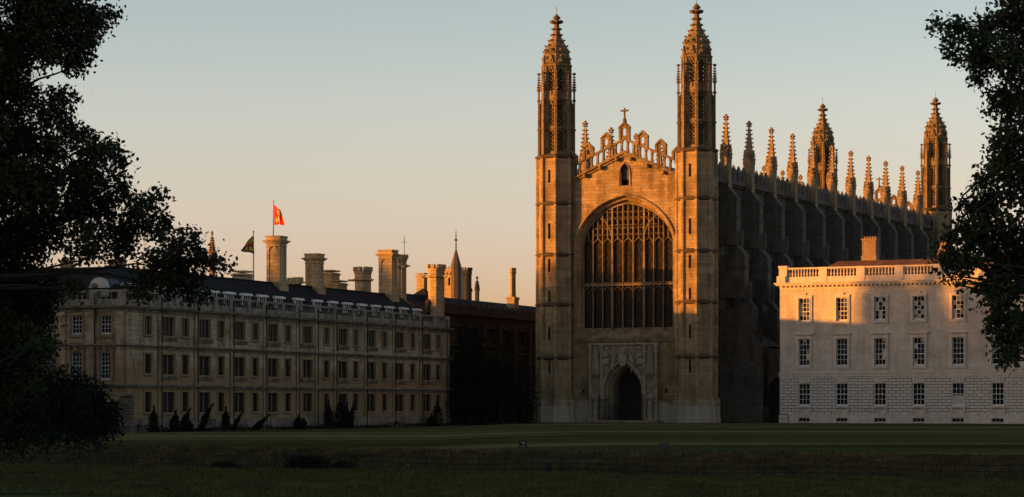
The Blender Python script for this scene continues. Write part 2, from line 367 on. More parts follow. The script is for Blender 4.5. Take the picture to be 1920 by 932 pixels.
# --- one corner turret: shaft, lantern, dome, eight pinnacles
Rl = 2.06
shaft = MB(); slit = MB()
hw = Rl*sin(R(22.5)); ap = Rl*cos(R(22.5))
SL = [(5.35,6.75),(9.0,10.4),(13.1,14.3),(16.4,17.8),(20.0,21.7),(26.1,27.5)]
for k in range(8):
    an = R(45*k); nd = (cos(an), sin(an)); sdv = (-nd[1], nd[0]); O = (nd[0]*ap-sdv[0]*hw, nd[1]*ap-sdv[1]*hw)
    holes = [(hw-.14, hw+.14, a, b) for a, b in SL] if k == 4 else []
    panel(shaft, O, sdv, 2*hw, 0, 29.05, holes, .35, slit)
    va = R(22.5+45*k)
    shaft.ngon(Rl*.985*cos(va), Rl*.985*sin(va), [(0,.27),(29,.24)], 8)
    x, y = 2.38*cos(va), 2.38*sin(va)               # buttress foot at each corner
    shaft.ngon(x*.95, y*.95, [(0,.42),(.5,.42),(.6,.34),(1.9,.34),(2.05,.42),(2.2,.42),(2.7,.16)], 4, 22.5+45*k+45)
shaft.ngon(0, 0, [(0,Rl+.42),(.55,Rl+.42),(.75,Rl+.24),(1.5,Rl+.24),(1.75,Rl+.02)])
strgs = []
for z, e in ((7.0,.30),(12.8,.30),(18.25,.27),(23.8,.27),(28.95,.32)):
    strg = MB(); strgs.append(strg); strg.ngon(0, 0, [(z-.2,Rl+.0),(z-.12,Rl+e*.55),(z+.02,Rl+e),(z+.10,Rl+e),(z+.28,Rl+.0)])
lant = MB(); Rc = 1.50; hc = Rc*sin(R(22.5)); ac = Rc*cos(R(22.5))
for k in range(8):
    an = R(45*k); nd = (cos(an), sin(an)); sdv = (-nd[1], nd[0]); O = (nd[0]*ac-sdv[0]*hc, nd[1]*ac-sdv[1]*hc)
    a, b = .24, 2*hc-.24
    T = [(a, b, 29.6, 31.75), (a, b, 32.35, 34.75), (a, b, 36.2, 38.5)]
    panel(lant, O, sdv, 2*hc, 29.0, 38.95, T, .22)
    for (s0, s1, za, zb), st in zip(T, (.31, .31, .34)): lattice(lant, O, sdv, s0, s1, za, zb, .07, st, .05)
    for zb in (31.75, 34.75, 38.5):                  # gabled hood over each opening
        lant.poly([(O[0]+sdv[0]*a+nd[0]*.02, O[1]+sdv[1]*a+nd[1]*.02, zb-.3), (O[0]+sdv[0]*hc+nd[0]*.22, O[1]+sdv[1]*hc+nd[1]*.22, zb+.45),
                   (O[0]+sdv[0]*hc+nd[0]*.02, O[1]+sdv[1]*hc+nd[1]*.02, zb+.05)])
        lant.poly([(O[0]+sdv[0]*hc+nd[0]*.22, O[1]+sdv[1]*hc+nd[1]*.22, zb+.45), (O[0]+sdv[0]*b+nd[0]*.02, O[1]+sdv[1]*b+nd[1]*.02, zb-.3),
                   (O[0]+sdv[0]*hc+nd[0]*.02, O[1]+sdv[1]*hc+nd[1]*.02, zb+.05)])
    for s in (.18, hc, 2*hc-.18):                    # battlements of the band
        x, y = O[0]+sdv[0]*s+nd[0]*.1, O[1]+sdv[1]*s+nd[1]*.1
        lant.ngon(x, y, [(35.7,.13),(36.15,.13)], 4, 45*k+45)
    va = R(22.5+45*k); c_, s_ = cos(va), sin(va)
    lant.ngon(1.5*c_, 1.5*s_, [(29,.19),(38.9,.17)], 6)
    for z0, z1, r1 in ((29.05,34.6,1.95),):          # fin between core and pinnacle shaft
        t = .06; px_, py_ = -s_*t, c_*t
        lant.hexa([(1.45*c_-px_,1.45*s_-py_,z0),(r1*c_-px_,r1*s_-py_,z0),(r1*c_+px_,r1*s_+py_,z0),(1.45*c_+px_,1.45*s_+py_,z0),
                   (1.45*c_-px_,1.45*s_-py_,z1+.9),(r1*c_-px_,r1*s_-py_,z1),(r1*c_+px_,r1*s_+py_,z1),(1.45*c_+px_,1.45*s_+py_,z1+.9)])
for z, e in ((31.95,.14),(35.15,.22),(38.95,.22)): lant.ngon(0, 0, [(z-.2,Rc+.0),(z,Rc+e),(z+.12,Rc+e),(z+.25,Rc+.02)])
lant.ngon(0, 0, [(35.1,Rc+.12),(35.75,Rc+.12)])
dome = MB()
prof = [(39.15,1.48),(39.7,1.46),(40.26,1.37),(40.65,1.29),(41.0,1.17),(41.35,.98),(41.68,.79),(42.0,.61),(42.3,.49),(42.82,.37),(43.4,.29),(44.1,.27),(44.2,.42),(44.38,.42),(44.5,.26),(44.72,.08)]
dome.ngon(0, 0, prof)
def pr_r(z):
    for (a, ra), (b, rb) in zip(prof, prof[1:]):
        if a <= z <= b: return ra+(rb-ra)*(z-a)/(b-a)
    return .1
for k in range(8):
    va = R(22.5+45*k)
    for z in (39.75, 40.5, 41.15, 41.75, 42.35, 43.0): crocket(dome, pr_r(z)*.97*cos(va), pr_r(z)*.97*sin(va), z, cos(va), sin(va), .2, .24)
    an = R(45*k); r = 1.5*cos(R(22.5)); tx, ty = -sin(an), cos(an)
    for z0, hh in ((39.2,.95),(40.35,.5)):          # gablets round the dome foot
        rr = (r+.05) if z0 < 40 else r*.9
        dome.hexa([((rr-.1)*cos(an)-tx*.36,(rr-.1)*sin(an)-ty*.36,z0),((rr+.12)*cos(an)-tx*.36,(rr+.12)*sin(an)-ty*.36,z0),((rr+.12)*cos(an)+tx*.36,(rr+.12)*sin(an)+ty*.36,z0),((rr-.1)*cos(an)+tx*.36,(rr-.1)*sin(an)+ty*.36,z0),
                   ((rr-.1)*cos(an)-tx*.03,(rr-.1)*sin(an)-ty*.03,z0+hh),((rr+.12)*cos(an)-tx*.03,(rr+.12)*sin(an)-ty*.03,z0+hh),((rr+.12)*cos(an)+tx*.03,(rr+.12)*sin(an)+ty*.03,z0+hh),((rr-.1)*cos(an)+tx*.03,(rr-.1)*sin(an)+ty*.03,z0+hh)])
        dome.ngon((rr+.1)*cos(an), (rr+.1)*sin(an), [(z0+.15,.13),(z0+.45,.13)], 6)
for k in range(4):
    a = R(22.5+90*k); 
    for dz in (43.72,): crocket(dome, .28*cos(a), .28*sin(a), dz, cos(a), sin(a), .28, .46)
    crocket(dome, .28*cos(a+pi/4), .28*sin(a+pi/4), 43.72, cos(a+pi/4), sin(a+pi/4), .28, .46)
dome.tube([(0,0,44.6),(0,0,45.6)], .03, 5)
pin8 = MB(); pin8.ngon(0, 0, [(0,.17),(7.2,.15)], 4, 45)
for z in (2.9, 6.1): pin8.ngon(0, 0, [(z-.08,.17),(z,.27),(z+.1,.27),(z+.2,.17)], 4, 45)
pin8.add(spirelet(2.1, .30, 7, cs=.11, cl=.13), (0, 0, 7.15))
mStr = [q_.mesh('string_course') for q_ in strgs]
mCore = MB().ngon(0, 0, [(29.2,.7),(38.8,.7)]).mesh('dark_core')  # near-black core, painted as the shade inside the openwork lantern
mS, mSl, mL, mD, mP = shaft.mesh('turret'), slit.mesh('slit_windows'), lant.mesh('lantern'), dome.mesh('dome'), pin8.mesh('pinnacle')
def turret(u, v, label):
    t = P('turret', mS, M['chapel'], CH, (u, v, 0)); t['label'] = label
    P('slit_windows', mSl, M['void'], t); [P('string_course', q_, M['string'], t) for q_ in mStr]; P('dark_core', mCore, M['void'], t); P('lantern', mL, M['chapel_top'], t); P('dome', mD, M['chapel_top'], t)
    for k in range(8):
        va = R(22.5+45*k); P('pinnacle', mP, M['chapel_top'], t, (1.93*cos(va), 1.93*sin(va), 29.05), va)
turret(0, 0, 'south-west corner turret, its west face glowing orange'); turret(0, W_, 'north-west corner turret beside the gable')
turret(LEN, 0, 'far south-east corner turret behind the tree branches'); turret(LEN, W_, 'far north-east corner turret rising behind the pinnacles')

# --- west front wall with the great window
S0, S1 = -W_+1.2, -1.2           # s runs along -y (south): s = -v
def gz(s): return 29.1-abs(s+CV)*.431
ww = MB()
B, q = arch_wall(ww, (-.2, 0), (0, -1), S0, S1, 8.9, lambda s: min(gz(s), 25.3), -CV, 5.78, 19.6, 4.95, 9.25, 1.15, 5.3, 4.15, sill2=10.25)
# upper gable above z 25.3 with the little lancet
gb = [(s, gz(s)) for s in np.linspace(S0, S1, 41)]
hlf = .55
for a, b in zip(np.linspace(S0, S1, 61), np.linspace(S0, S1, 61)[1:]):
    lo = 25.3
    if gz(a) > lo and gz(b) > lo:
        if abs((a+b)/2+CV) < hlf:
            aa, bb = a, b
            zt = lambda s: 27.1+.95*archz(min(1, abs(s+CV)/hlf), .5)
            ww.poly([q(aa, zt(aa)), q(bb, zt(bb)), q(bb, gz(bb)), q(aa, gz(aa))]); ww.poly([q(aa, lo), q(bb, lo), q(bb, 25.62), q(aa, 25.62)])
        else: ww.poly([q(a, lo), q(b, lo), q(b, gz(b)), q(a, gz(a))])
# solid nave end behind lancet / window
lb = MB(); lb.poly([q(-CV-.62, 25.5, .5), q(-CV+.62, 25.5, .5), q(-CV+.62, 28.3, .5), q(-CV-.62, 28.3, .5)])
for a, b in (((-CV-hlf, 25.62), (-CV-hlf, 27.1)), ((-CV+hlf, 25.62), (-CV+hlf, 27.1))): ww.poly([q(*a), q(*b), q(*b, .5), q(*a, .5)])
wall_w = P('wall', ww, M['chapel'], CH); P('lancet_window', lb, M['void'], wall_w)
tr = MB()
def arc_tube(mb, half, spring, rise, d, r, sill, c=-CV, pt=.2, n=6):
    pts = arch_pts(c, half, spring, rise, sill, pt=pt); mb.tube([q(s, z, d) for s, z in pts], r, n)
arc_tube(tr, 5.86, 19.6, 5.03, -.06, .15, 9.3); arc_tube(tr, 5.55, 19.6, 4.6, .5, .13, 9.6); arc_tube(tr, 5.32, 19.6, 4.2, .95, .12, 10.2)
tube_l = [q(-CV+o, 27.1+.95*archz(abs(o)/.66, .5)+.06, -.04) for o in (-.66,-.5,-.3,-.1,0,.1,.3,.5,.66)]
tr.tube([q(-CV-.66,25.6,-.04)]+tube_l+[q(-CV+.66,25.6,-.04)], .08, 5)
P('window_moulding', tr, M['chapel'], wall_w)
gw = MB(); arch_pane(gw, B, q, 1.13)
gwin = P('west_window', gw, M['stained'], CH)
def topz(o): return 19.6+4.15*archz(abs(o)/5.3) if abs(o) < 5.3 else 19.6
mull = MB(); D0 = .82
def vbar(o, z0, z1, w=.12, d=.2): mull.box(-.2+D0-d*.0, -.2+D0+d, CV-o-w/2, CV-o+w/2, z0, z1)   # o = offset to the south
edges = [-5.25,-4.14,-3.0,-1.87,-.60,.60,1.87,3.0,4.14,5.25]
for e in edges[1:-1]:
    big = abs(abs(e)-1.87) < .01
    vbar(e, 10.2, topz(e), .2 if big else .1, .28 if big else .18)
for s0, s1 in zip(edges, edges[1:]):
    c = (s0+s1)/2; h = (s1-s0)/2
    for zb, rise, tp in ((19.25,.75,19.7),(14.1,.65,0)):
        pts = []
        for k in range(-5, 6):
            t = k/5; z = zb+rise*archz(t, .45); pts.append((-.2+D0+.1, CV-(c+h*t), z))
        if zb < 19 or topz(s0) > 19.9: mull.tube(pts, .042, 5)
    # upper tracery
    vbar(c, 20.0, topz(c), .075, .14)
    for lev, (zb, rise) in enumerate(((20.75,.45),(21.75,.4),(22.55,.35))):
        for a, b in ((s0, c), (c, s1)):
            cc = (a+b)/2; hh = (b-a)/2
            if topz(a)-.1 > zb+rise and topz(b)-.1 > zb+rise:
                mull.tube([(-.2+D0+.1, CV-(cc+hh*t), zb+rise*archz(t, .5)) for t in (-1,-.6,-.25,0,.25,.6,1)], .034, 4)
                mull.tube([(-.2+D0+.1, CV-(cc+hh*t), zb-.1-rise*.6*archz(t, .5)) for t in (-1,-.6,-.25,0,.25,.6,1)], .027, 4)
for sg in (1, -1):               # sub-arches of the side groups
    c = sg*3.56; pts = []
    for k in range(-8, 9):
        t = k/8; o = c+1.69*t; z = 20.0+2.5*archz(t, .35)
        if z < topz(o)-.02: pts.append((-.2+D0+.06, CV-o, z))
    mull.tube(pts, .07, 5)
mull.box(-.2+D0-.05, -.2+D0+.3, CV-5.3, CV+5.3, 14.85, 15.02)
for k in range(44):
    o = -5.2+k*.242; mull.box(-.2+D0-.08, -.2+D0+.1, CV-o-.07, CV-o+.07, 15.02, 15.2)
P('tracery', mull, M['chapel_top'], gwin)
sil = MB()
sil.hexa([(-.35,CV-6.2,9.15),(.95,CV-6.2,9.15),(.95,CV+6.2,9.15),(-.35,CV+6.2,9.15),(-.32,CV-6.2,9.32),(.93,CV-6.2,10.3),(.93,CV+6.2,10.3),(-.32,CV+6.2,9.32)])
sil.box(-.55, -.2, CV-6.2, CV+6.2, 8.88, 9.1); sil.box(-.42, -.2, CV-6.2, CV+6.2, 8.7, 8.88)
for k in range(36): y = CV-6.1+k*.345; sil.box(-.52, -.4, y, y+.16, 8.68, 8.87)
P('sill', sil, M['chapel_top'], gwin)
# gable string, corbels, pierced parapet
def gable(x0, sgn, name_label):
    """gable parapet at u=x0; sgn -1 faces west, +1 faces east"""
    g = MB()
    def sb(o0, o1, a0, a1, d0, d1, base=29.1):       # sheared bar following the slope
        if o0 < 0 < o1: sb(o0, 0, a0, a1, d0, d1); sb(0, o1, a0, a1, d0, d1); return
        X0, X1 = sorted((x0+sgn*d0, x0+sgn*d1)); f = lambda o: base-abs(o)*.431
        g.hexa([(X0,CV-o1,f(o1)+a0),(X1,CV-o1,f(o1)+a0),(X1,CV-o0,f(o0)+a0),(X0,CV-o0,f(o0)+a0),
                (X0,CV-o1,f(o1)+a1),(X1,CV-o1,f(o1)+a1),(X1,CV-o0,f(o0)+a1),(X0,CV-o0,f(o0)+a1)])
    sb(-6.4, 6.4, -.02, .16, -.2, .34); sb(-6.4, 6.4, .16, .30, -.15, .2); sb(-6.4, 6.4, -.3, -.02, 0, .16)
    sb(-6.4, 6.4, 1.42, 1.6, -.1, .22); sb(-6.4, 6.4, 1.6, 1.70, -.02, .15)
    p = .71
    for i in range(-9, 10):
        o = i*p+p/2
        if abs(o) < 6.3: sb(o-.11, o+.11, .28, 1.45, -.08, .16)
    for i in range(-8, 9):
        o = i*p
        for s in (-1, 1):
            sb(o+s*.30-.12, o+s*.30+.12, .28, .50, -.05, .10); sb(o+s*.30-.12, o+s*.30+.12, 1.24, 1.45, -.05, .10)
            sb(o+s*.30-.09, o+s*.30+.09, .50, .62, -.05, .10); sb(o+s*.30-.09, o+s*.30+.09, 1.12, 1.24, -.05, .10)
    for o, H in ((0,1.1),(2.13,.95),(-2.13,.95),(4.26,.86),(-4.26,.86),(6.2,.86),(-6.2,.86)):
        zc = 29.1-abs(o)*.431+1.66; X0, X1 = sorted((x0-sgn*.1, x0+sgn*.24)); hw_ = .52
        for s in (-1, 1):
            yy = CV-(o+s*hw_); zb = 29.1-abs(o+s*hw_)*.431+1.5
            g.box(X0, X1, yy-.13, yy+.13, zb, zc+H)
            g.box(X0+.08, X1-.08, CV-o+s*.30-.10, CV-o+s*.30+.10, zb, zc+H-.15)          # inner jambs leave a slot
            g.hexa([(X0-.04,CV-o+s*.66,zc+H-.12),(X1+.04,CV-o+s*.66,zc+H-.12),(X1+.04,CV-o,zc+H+.42),(X0-.04,CV-o,zc+H+.42),
                    (X0-.04,CV-o+s*.66,zc+H+.08),(X1+.04,CV-o+s*.66,zc+H+.08),(X1+.04,CV-o,zc+H+.68),(X0-.04,CV-o,zc+H+.68)][::1])
            g.hexa([(X0+.08,CV-o+s*.5,zc+H-.3),(X1-.08,CV-o+s*.5,zc+H-.3),(X1-.08,CV-o,zc+H-.05),(X0+.08,CV-o,zc+H-.05),
                    (X0+.08,CV-o+s*.5,zc+H),(X1-.08,CV-o+s*.5,zc+H),(X1-.08,CV-o,zc+H+.45),(X0+.08,CV-o,zc+H+.45)])
        g.box(X0+.08, X1-.08, CV-o-.3, CV-o+.3, zc+.0, zc+.22)
    for o in (-4.6,-2.75,-.85,.85,2.75,4.6):
        z = 29.1-abs(o)*.431-.2; g.ngon(x0+sgn*.32, CV-o, [(z-.35,.12),(z-.2,.26),(z,.28),(z+.12,.18)], 6)
    gp = P('gable_parapet', g, M['chapel_top'], CH)
    if name_label: gp['label'] = name_label
    c = MB(); zb = 29.1+1.66+1.1+.5
    c.ngon(x0+sgn*.07, CV, [(zb,.26),(zb+.35,.24),(zb+.55,.12),(zb+1.25,.11)], 6)
    for dy, dz in ((0,0),(-.18,0),(.18,0),(0,.2),(0,-.2)): c.ngon(x0+sgn*.07, CV+dy, [(zb+1.22+dz,.07),(zb+1.32+dz,.13),(zb+1.42+dz,.07)], 6)
    c.box(x0+sgn*.07-.07, x0+sgn*.07+.07, CV-.38, CV+.38, zb+1.27, zb+1.39)
    for s in (-1, 1): c.ngon(x0+sgn*.07, CV+s*.38, [(zb+1.22,.07),(zb+1.33,.12),(zb+1.44,.07)], 6)
    P('gable_cross', c, M['chapel_top'], gp)
gable(-.2, -1, 'pierced west gable parapet with five gabled openings'); gable(LEN+.2, 1, None)
# nave body, roof, parapets
nv = MB(); NVS, NVN = .55, W_-.55
def nave_side(side):
    for k in range(12):
        a = U1+DU*(k-1); b = a+DU
        if k == 0: a = .4
        if b > LEN: b = LEN
        if side == 's': yield k, a, b
gl = []; 
mwin = None
for k, a, b in nave_side('s'):
    c = (max(a, U1-DU+.6)+b)/2 if k else (1.9+b)/2; half = 2.35 if k else 2.2
    Bn, qn = arch_wall(nv, (0, NVS), (1, 0), a, b, 0, 25.0, c, half, 18.6, 2.9, 11.6, .7, half-.25, 2.7, pt=.25)
    g = MB(); arch_pane(g, Bn, qn, .66); wp = P('nave_window', g, M['stained'], CH)
    t = MB()
    for j in range(1, 5):
        o = -half+.25+(2*half-.5)*j/5; t.box(c+o-.07, c+o+.07, NVS+.42, NVS+.6, 11.6, 18.6+2.7*archz(o/(half-.25), .25))
    t.box(c-half, c+half, NVS+.42, NVS+.6, 15.1, 15.3)
    t.tube([qn(s, z, -.05) for s, z in arch_pts(c, half+.15, 18.6, 3.05, 17.5, pt=.25)], .14, 5)
    t.box(c-half-.5, c-half-.05, NVS-.2, NVS+.05, 17.3, 17.55); t.box(c+half+.05, c+half+.5, NVS-.2, NVS+.05, 17.3, 17.55)
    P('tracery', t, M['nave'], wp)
# plain wall above windows, north wall, string courses
holes = []
for k in range(12):
    for dx in (-1.6, 1.0): 
        c = U1+DU*(k-.5)+dx
        if c < LEN-1 and c > 1.5: holes.append((c, c+.5, 22.6, 23.9))
panel(nv, (0, NVS-.004), (1, 0), LEN, 22.2, 26.4, holes, .4, None, s0=.4)
nv.box(.4, LEN-.4, NVN, NVN+.2, 0, 26.4)
nv.box(.3, LEN-.3, NVS+.7, NVS+.9, 0, 22.3)
nv.box(LEN-.2, LEN+.2, 1, W_-1, 0, 26.3)
nv.hexa([(LEN-.2,1,26.3),(LEN+.2,1,26.3),(LEN+.2,W_-1,26.3),(LEN-.2,W_-1,26.3),(LEN-.2,CV-.1,29.1),(LEN+.2,CV-.1,29.1),(LEN+.2,CV+.1,29.1),(LEN-.2,CV+.1,29.1)])
for yv in (NVS-.25, NVN): nv.box(.4, LEN-.4, yv, yv+.25, 24.8, 25.0); nv.box(.4, LEN-.4, yv-.05, yv+.3, 26.1, 26.4)
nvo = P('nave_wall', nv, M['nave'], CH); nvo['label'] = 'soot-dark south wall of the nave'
rf = MB(); rf.poly([(0.3,NVS+.3,26.35),(LEN,NVS+.3,26.35),(LEN,CV,28.7),(.3,CV,28.7)]); rf.poly([(.3,CV,28.7),(LEN,CV,28.7),(LEN,NVN,26.35),(.3,NVN,26.35)])
rf.poly([(.25,1.2,26.3),(.25,W_-1.2,26.3),(.25,CV,28.9)]); P('roof', rf, M['lead'], CH)
def parapet(yv):
    p = MB(); p.box(1.5, LEN-1.5, yv-.2, yv+.2, 26.3, 26.75)
    for k in range(0, 12):
        for j in range(4):
            u = U1+DU*(k-1)+.62+1.55*j+.05
            if u < 1.8 or u+1.3 > LEN-1.8: continue
            p.hexa([(u,yv-.18,26.7),(u+1.12,yv-.18,26.7),(u+1.12,yv+.18,26.7),(u,yv+.18,26.7),(u,yv-.18,27.6),(u+1.12,yv-.18,27.6),(u+1.12,yv+.18,27.6),(u,yv+.18,27.6)])
            p.hexa([(u-.04,yv-.24,27.6),(u+1.16,yv-.24,27.6),(u+1.16,yv+.24,27.6),(u-.04,yv+.24,27.6),(u+.53,yv-.06,28.5),(u+.59,yv-.06,28.5),(u+.59,yv+.06,28.5),(u+.53,yv+.06,28.5)])
    return p
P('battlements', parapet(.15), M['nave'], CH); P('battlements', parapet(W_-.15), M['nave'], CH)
# nave pinnacles
pn = MB(); pn.box(-.5, .5, -.5, .5, 0, 4.3)
pn.ngon(0, 0, [(4.2,.71),(4.3,.78),(4.42,.78),(4.5,.66)], 4, 45)
for k in range(4):               # crocketed gablets on the four faces
    a = R(90*k); c_, s_ = cos(a), sin(a)
    def w3(r, t, z): return (r*c_-t*s_, r*s_+t*c_, z)
    pn.hexa([w3(.2,-.48,4.45),w3(.56,-.48,4.45),w3(.56,.48,4.45),w3(.2,.48,4.45),w3(.1,-.04,5.55),w3(.56,-.04,5.55),w3(.56,.04,5.55),w3(.1,.04,5.55)])
    for t, z in ((.42,4.65),(.27,5.0),(.13,5.3)):
        for sg in (1, -1): pn.ngon(*w3(.55, sg*t, 0)[:2], [(z,.06),(z+.1,.11),(z+.2,.06)], 5)
    pn.ngon(*w3(.55, 0, 0)[:2], [(5.5,.06),(5.62,.14),(5.75,.06)], 5)
sp_ = spirelet(4.75, .86, 9, cs=.17, cl=.20); pn.add(sp_, (0, 0, 4.4))
mPN = pn.mesh('nave_pinnacle')
for v in (-.02, W_+.02):
    for k in range(11): P('pinnacle', mPN, M['pinnacle'], CH, (U1+DU*k-(.95 if v > 1 else 0), v, PZ-9.15))
# buttresses
def wedge(mb, u0, u1, ya, yb, z0, z1a, z1b):        # top slopes from ya (high) to yb (low)
    mb.hexa([(u0,yb,z0),(u1,yb,z0),(u1,ya,z0),(u0,ya,z0),(u0,yb,z1b),(u1,yb,z1b),(u1,ya,z1a),(u0,ya,z1a)])
bt = MB(); wd = .56
bt.box(-wd, wd, -1.45, .55, 19.4, 24.6); wedge(bt, -wd, wd, -.45, -1.45, 24.6, 25.9, 24.6); bt.box(-wd, wd, -.45, .6, 24.6, 26.2)
bt.box(-wd-.06, wd+.06, -1.55, .55, 22.3, 22.5)
bt.box(-wd-.05, wd+.05, -2.45, .5, 13.6, 18.3); wedge(bt, -wd-.05, wd+.05, -1.45, -2.45, 18.3, 19.6, 18.3); bt.box(-wd-.12, wd+.12, -2.55, .5, 16.9, 17.1)
bt.box(-wd-.1, wd+.1, -3.6, .5, 8.2, 12.4); wedge(bt, -wd-.1, wd+.1, -2.45, -3.6, 12.4, 13.8, 12.4)
bt.box(-wd-.12, wd+.12, -4.6, .5, 0, 8.3); wedge(bt, -wd-.12, wd+.12, -3.6, -4.7, 8.2, 9.3, 8.2)
for y, z in ((-1.5,19.3),(-2.5,13.5),(-3.65,8.6)):   # heraldic beasts perched on the set-offs
    bt.ngon(0, y-.35, [(z,.2),(z+.5,.3),(z+1.1,.22),(z+1.5,.28),(z+1.9,.1)], 6)
mB = bt.mesh('buttress')
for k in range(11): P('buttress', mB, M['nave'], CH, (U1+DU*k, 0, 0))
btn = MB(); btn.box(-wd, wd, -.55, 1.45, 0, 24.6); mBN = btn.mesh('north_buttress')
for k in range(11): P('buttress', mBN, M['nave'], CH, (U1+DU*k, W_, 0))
# side chapels between the lower buttresses
sc_ = MB(); 
hl = []
for k in range(11):
    a = U1+DU*k
    hl.append((a+1.5, a+DU-1.5, 3.0, 6.6))
pn_ = MB(); panel(sc_, (U1, -4.2), (1, 0), DU*11-.6, 0, 8.2, [(h[0]-U1, h[1]-U1, h[2], h[3]) for h in hl if h[1] < U1+DU*11-.8], .35, pn_)
wedge(sc_, U1-.3, U1-.0, .5, -4.2, 0, 11.1, 8.3)
sc_.poly([(U1,-4.3,8.35),(LEN-2,-4.3,8.35),(LEN-2,.55,11.3),(U1,.55,11.3)])
sc_.hexa([(U1-.5,-4.35,8.3),(U1-.28,-4.35,8.3),(U1-.28,.5,11.2),(U1-.5,.5,11.2),(U1-.5,-4.35,8.55),(U1-.28,-4.35,8.55),(U1-.28,.5,11.45),(U1-.5,.5,11.45)])
sc_.box(U1-.45, LEN-2, -4.45, -4.2, .0, .9); sc_.box(U1-.5, U1, -4.4, .5, 0, 1.0)
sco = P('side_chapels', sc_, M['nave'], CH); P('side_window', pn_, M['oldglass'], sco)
# south porch past the first bay
po = MB(); 
Bp, qp = arch_wall(po, (U1+1.0, -4.2), (0, -1), 0, 2.6, 0, 7.2, 1.3, .95, 3.3, 1.7, 0, .5, .8, 1.4, pt=.4)
po.box(U1+1.5, U1+4.6, -6.8, -4.2, 0, 7.2); po.box(U1+.9, U1+4.7, -6.95, -4.2, 6.6, 6.8); po.box(U1+.9, U1+4.7, -6.95, -4.2, 7.2, 7.4)
for j in range(8): po.ngon(U1+.98, -4.4-.33*j, [(5.4,.05),(6.2,.09),(6.6,.04)], 5)
for j in range(5): po.box(U1+.95, U1+1.15, -4.3-.6*j-.35, -4.3-.6*j, 7.4, 7.9)
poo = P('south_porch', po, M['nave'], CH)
pd = MB(); arch_pane(pd, Bp, qp, .45); P('door', pd, M['wood'], poo)

# --- west portal
pt = MB(); XP = -.62
panel(pt, (-.3, 0), (0, -1), -CV-3.88, 0, 8.9, [(-CV-5.0, -CV-4.72, 3.2, 3.65)], .3, None, s0=S0)
P('lower_wall', pt, M['gold_wall'], CH); pt = MB()
panel(pt, (-.3, 0), (0, -1), S1, 0, 8.9, [(-CV+4.72, -CV+5.0, 3.2, 3.65)], .3, None, s0=-CV+3.88)
P('lower_wall', pt, M['gold_wall'], CH)
fr = MB()
Bd, qd = arch_wall(fr, (XP, 0), (0, -1), -CV-3.9, -CV+3.9, 0, 8.55, -CV, 2.35, 3.75, 2.85, .25, 1.5, 1.72, 2.1, pt=.35)
for s in (-1, 1):
    fr.poly([(XP,CV+s*3.9,0),(XP,CV+s*3.9,8.55),(-.3,CV+s*3.9,8.55),(-.3,CV+s*3.9,0)])
fr.poly([(XP,CV-3.9,8.55),(XP,CV+3.9,8.55),(-.3,CV+3.9,8.55),(-.3,CV-3.9,8.55)])
por = P('portal', fr, M['porch'], CH)
mo = MB()
def dt(half, rise, d, r, z0=.3): mo.tube([qd(s, z, d) for s, z in arch_pts(-CV, half, 3.75, rise, z0, pt=.35)], r, 6)
dt(2.38, 3.0, -.08, .16); dt(2.06, 2.55, .42, .13); dt(1.90, 2.35, .95, .10)
for o in (-3.86,-2.52,2.52,3.86):
    mo.ngon(XP-.08, CV-o, [(0,.3),(.4,.3),(.5,.2),(8.1,.17),(8.2,.26),(8.6,.26)], 8)
mo.box(XP-.22, XP, CV-3.9, CV+3.9, 8.42, 8.62)
for i in range(7):               # cusped arcading along the head of the frame
    c = -2.16+.72*i
    for k in (-1, 1):
        mo.tube([(XP-.06, CV-(c+k*.33*t), 7.95+.42*(1-t)**.6) for t in (0,.2,.5,.8,1)], .05, 4)
        mo.ngon(XP-.05, CV-(c+k*.2), [(7.85,.03),(7.98,.08),(8.1,.03)], 5)
    if i: mo.box(XP-.09, XP, CV-(c-.36)-.05, CV-(c-.36)+.05, 5.6+abs(c-.36)*-.0+ (0 if abs(c-.36) > 1.2 else 1.6), 8.4)
P('mouldings', mo, M['porch_pale'], por)
# carved arms: shield, crown and two beasts
ca = MB(); X = XP-.05
def relief(mb, pts, d0, d1):     # closed outline (o,z) extruded out of the wall
    n = len(pts); mb.loft([[(X+d0, CV-o, z) for o, z in pts], [(X-d1*.7, CV-o, z) for o, z in pts], [(X-d1, CV-o*.96-(1-.96)*pts[0][0], z) for o, z in pts]])
sh = [(-.52,8.0-.6),(.52,8.0-.6),(.52,6.55),(.3,6.2),(0,6.05),(-.3,6.2),(-.52,6.55)]; relief(ca, sh[::-1], 0, .22)
for z in (6.45,6.75,7.05): ca.box(X-.26, X-.2, CV-.42, CV+.42, z, z+.06)
ca.box(X-.26, X-.2, CV-.04, CV+.04, 6.2, 7.3)
ca.ngon(X-.12, CV, [(7.42,.34),(7.55,.4),(7.62,.36),(7.95,.3),(8.1,.12),(8.2,.06)], 10, sx=.6)
for k in range(5): ca.ngon(X-.3, CV-.3+.15*k, [(7.6,.05),(7.85,.07),(7.95,.02)], 5)
arms = P('coat_of_arms', ca, M['porch_pale'], por)
def beast(s):
    b = MB(); f = lambda o, z, d=.16: (X-d, CV-s*o, z)
    b.tube([f(1.35,5.7),f(1.2,6.1),f(1.15,6.5),f(1.05,6.95),f(.95,7.2),f(.85,7.35),f(.68,7.32)], [.13,.2,.22,.2,.13,.14,.07], 7)   # body, neck, head
    b.tube([f(1.1,6.85),f(.85,6.75),f(.62,6.9)], [.09,.07,.05], 5); b.tube([f(1.15,6.6),f(.85,6.45),f(.6,6.5)], [.09,.07,.05], 5)
    b.tube([f(1.3,5.95),f(1.05,5.7),f(.95,5.45)], [.12,.08,.06], 5); b.tube([f(1.3,5.9),f(1.5,5.6),f(1.42,5.3)], [.11,.08,.06], 5)
    b.tube([f(1.35,6.0),f(1.62,6.3),f(1.6,6.8),f(1.5,7.0)], [.05,.04,.04,.06], 5); return b
